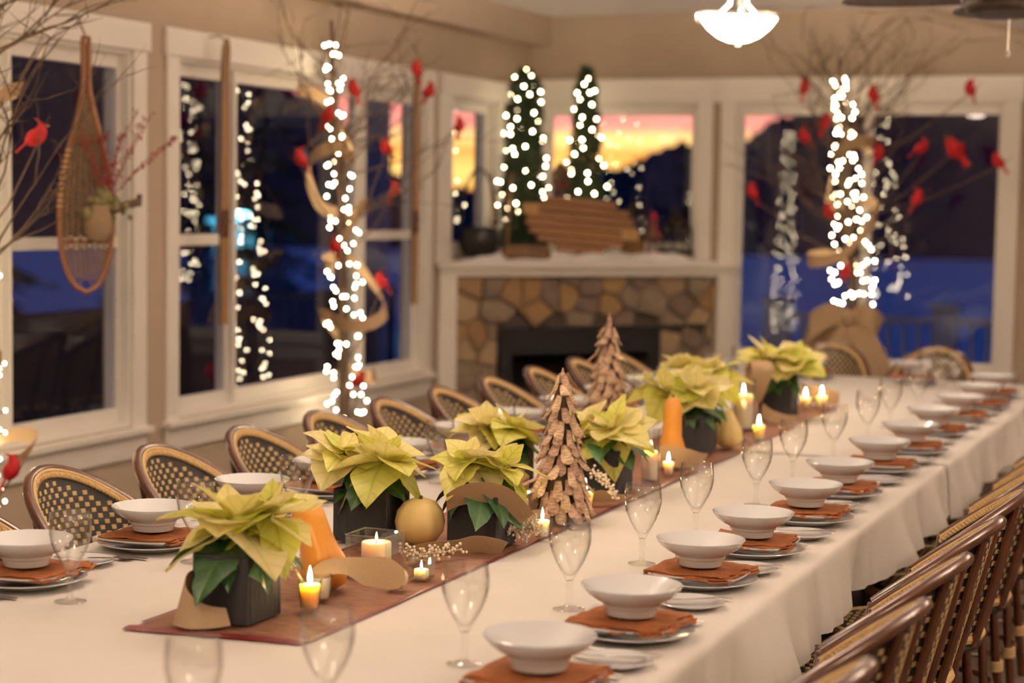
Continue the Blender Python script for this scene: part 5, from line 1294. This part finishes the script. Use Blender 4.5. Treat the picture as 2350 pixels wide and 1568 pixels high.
        put('roof', MB().lathe([(0, .26), (.02, .258), (.03, .23), (.085, .185), (.095, .165), (0, .165)][::-1], 4).xf(Matrix.Rotation(PI/4, 4, 'Z')).mesh('roof', 'lantern', smooth=False), l)
        put('ring', MB().tube([(.03*math.cos(2*PI*k/16), 0, .285+.03*math.sin(2*PI*k/16)) for k in range(16)], .004, 6, closed=True).mesh('ring', 'lantern'), l)
        put('candle_stub', MB().lathe([(0, .03), (.022, .03), (.022, .075), (0, .073)], 16).mesh('stub', 'wax'), l)
    # figure in red
    fg = thing('carved_figure', 'small carved moose-like figure with red scarf between the lanterns', 'figurine', Pm(1.63, .15, SZ-.005), (0, 0, rz))
    bd = MB().tube([(0, 0, .085), (0, 0, .12), (0, 0, .16), (0, 0, .19), (0, -.005, .215), (0, -.012, .235), (0, -.015, .25)], [.022, .034, .036, .026, .020, .028, .012], 12)
    bd.tube([(-.02, 0, .10), (-.03, -.01, .05), (-.034, -.02, .004)], [.016, .013, .015], 8).tube([(.02, 0, .10), (.03, -.01, .05), (.038, -.025, .004)], [.016, .013, .015], 8)
    bd.tube([(-.03, 0, .17), (-.055, -.01, .13), (-.06, -.03, .10)], [.012, .010, .009], 8).tube([(.03, 0, .17), (.055, -.01, .13), (.06, -.03, .10)], [.012, .010, .009], 8)
    put('body', bd.mesh('body', 'figure', ang=80), fg)
    put('scarf', MB().tube([(.026*math.cos(2*PI*k/14), .026*math.sin(2*PI*k/14)-.004, .205) for k in range(14)], .009, 6, closed=True).tube([(.012, -.03, .20), (.018, -.04, .15), (.02, -.042, .11)], [.009, .012, .013], 6, squash=.4).mesh('scarf', 'redfelt'), fg)
    put('hat', MB().lathe([(.031, .243), (.033, .252), (.020, .275), (.006, .30), (0, .302)], 14, (0, -.012, 0)).mesh('hat', 'redfelt'), fg)
    # log, iron hoop, kettle, toy skis, pine cone ornament
    lg = thing('birch_log', 'short split log lying in the mantel snow', 'log', Pm(.665, .075, MZ+.056), (0, 0, rz))
    put('bark', MB().tube([(-.155, 0, 0), (-.13, 0, .002), (0, 0, .004), (.13, 0, .002), (.155, 0, 0)], [.046, .052, .05, .053, .046], 14).mesh('bark', 'log'), lg)
    for sx in (-1, 1): put('cut_end', MB().tube([(.153*sx, 0, 0), (.158*sx, 0, 0)], .043, 14).mesh('end', 'signpale'), lg)
    hp = thing('iron_kettle', 'black iron kettle with tall hoop handle at the window end of the mantel', 'kettle', Pm(.36, .16, MZ+.002), (0, 0, rz), scale=1.2)
    put('pot', MB().lathe([(0, .012), (.06, .012), (.10, .05), (.118, .11), (.11, .165), (.095, .185), (.085, .183), (.10, .15), (.105, .11), (.09, .06), (0, .03)], 28).mesh('pot', 'iron'), hp)
    put('hoop', MB().tube([(.105*math.cos(a)*1.0, .0, .19+.31*math.sin(a)) for a in [PI*k/18 for k in range(19)]], .007, 8).mesh('hoop', 'iron'), hp)
    for k in range(3): put('foot', MB().tube([(.06*math.cos(k*2.09), .06*math.sin(k*2.09), 0), (.055*math.cos(k*2.09), .055*math.sin(k*2.09), .03)], [.01, .014], 8).mesh('foot', 'iron'), hp)
    for i, (x, lean) in enumerate(((.535, -.05), (.60, .10))):
        tk = thing('toy_ski', 'small wooden toy ski leaning by the evergreen, %s' % ['nearer the kettle', 'nearer the plaque'][i], 'ski', Pm(x, .26, MZ+.04), (math.radians(-7), lean, rz), 'toy skis on the mantel')
        put('board', MB().tube([(0, 0, 0), (0, 0, .3), (0, 0, .46), (0, -.01, .52), (0, -.03, .56)], [.024, .026, .024, .020, .006], 8, squash=.3).mesh('board', 'skiwood'), tk)
        put('strap', MB().bbox(-.028, .028, -.012, .011, .20, .225, .003).mesh('strap', 'black'), tk)
    pc = thing('pine_cone_ornament', 'brown pine cone with red trim perched above the plaque', 'ornament', Pm(1.03, .36, MZ+.01), (0, 0, rz))
    put('stake', MB().tube([(0, 0, 0), (0, 0, .50)], .008, 6).mesh('stake', 'bark'), pc)
    cn = MB(); rs = random.Random(4)
    for k in range(60):
        f = k/60; a = k*2.4; R = .058*math.sin(PI*(f*.86+.12)); cn.blob((R*math.cos(a), R*math.sin(a), .46+.19*f), (.017, .017, .008), 6, 4)
    o = put('scales', cn.mesh('scales', 'figure'), pc); o['kind'] = 'stuff'
    put('core', MB().blob((0, 0, .55), (.04, .04, .09), 12, 8).mesh('core', 'figure'), pc)
    put('red_bow', MB().tube([(-.05, -.05, .49), (-.02, -.06, .505), (0, -.062, .50), (.02, -.06, .505), (.05, -.05, .49)], [.016, .014, .006, .014, .016], 8, squash=.5).mesh('bow', 'redfelt'), pc)
mantel_decor()
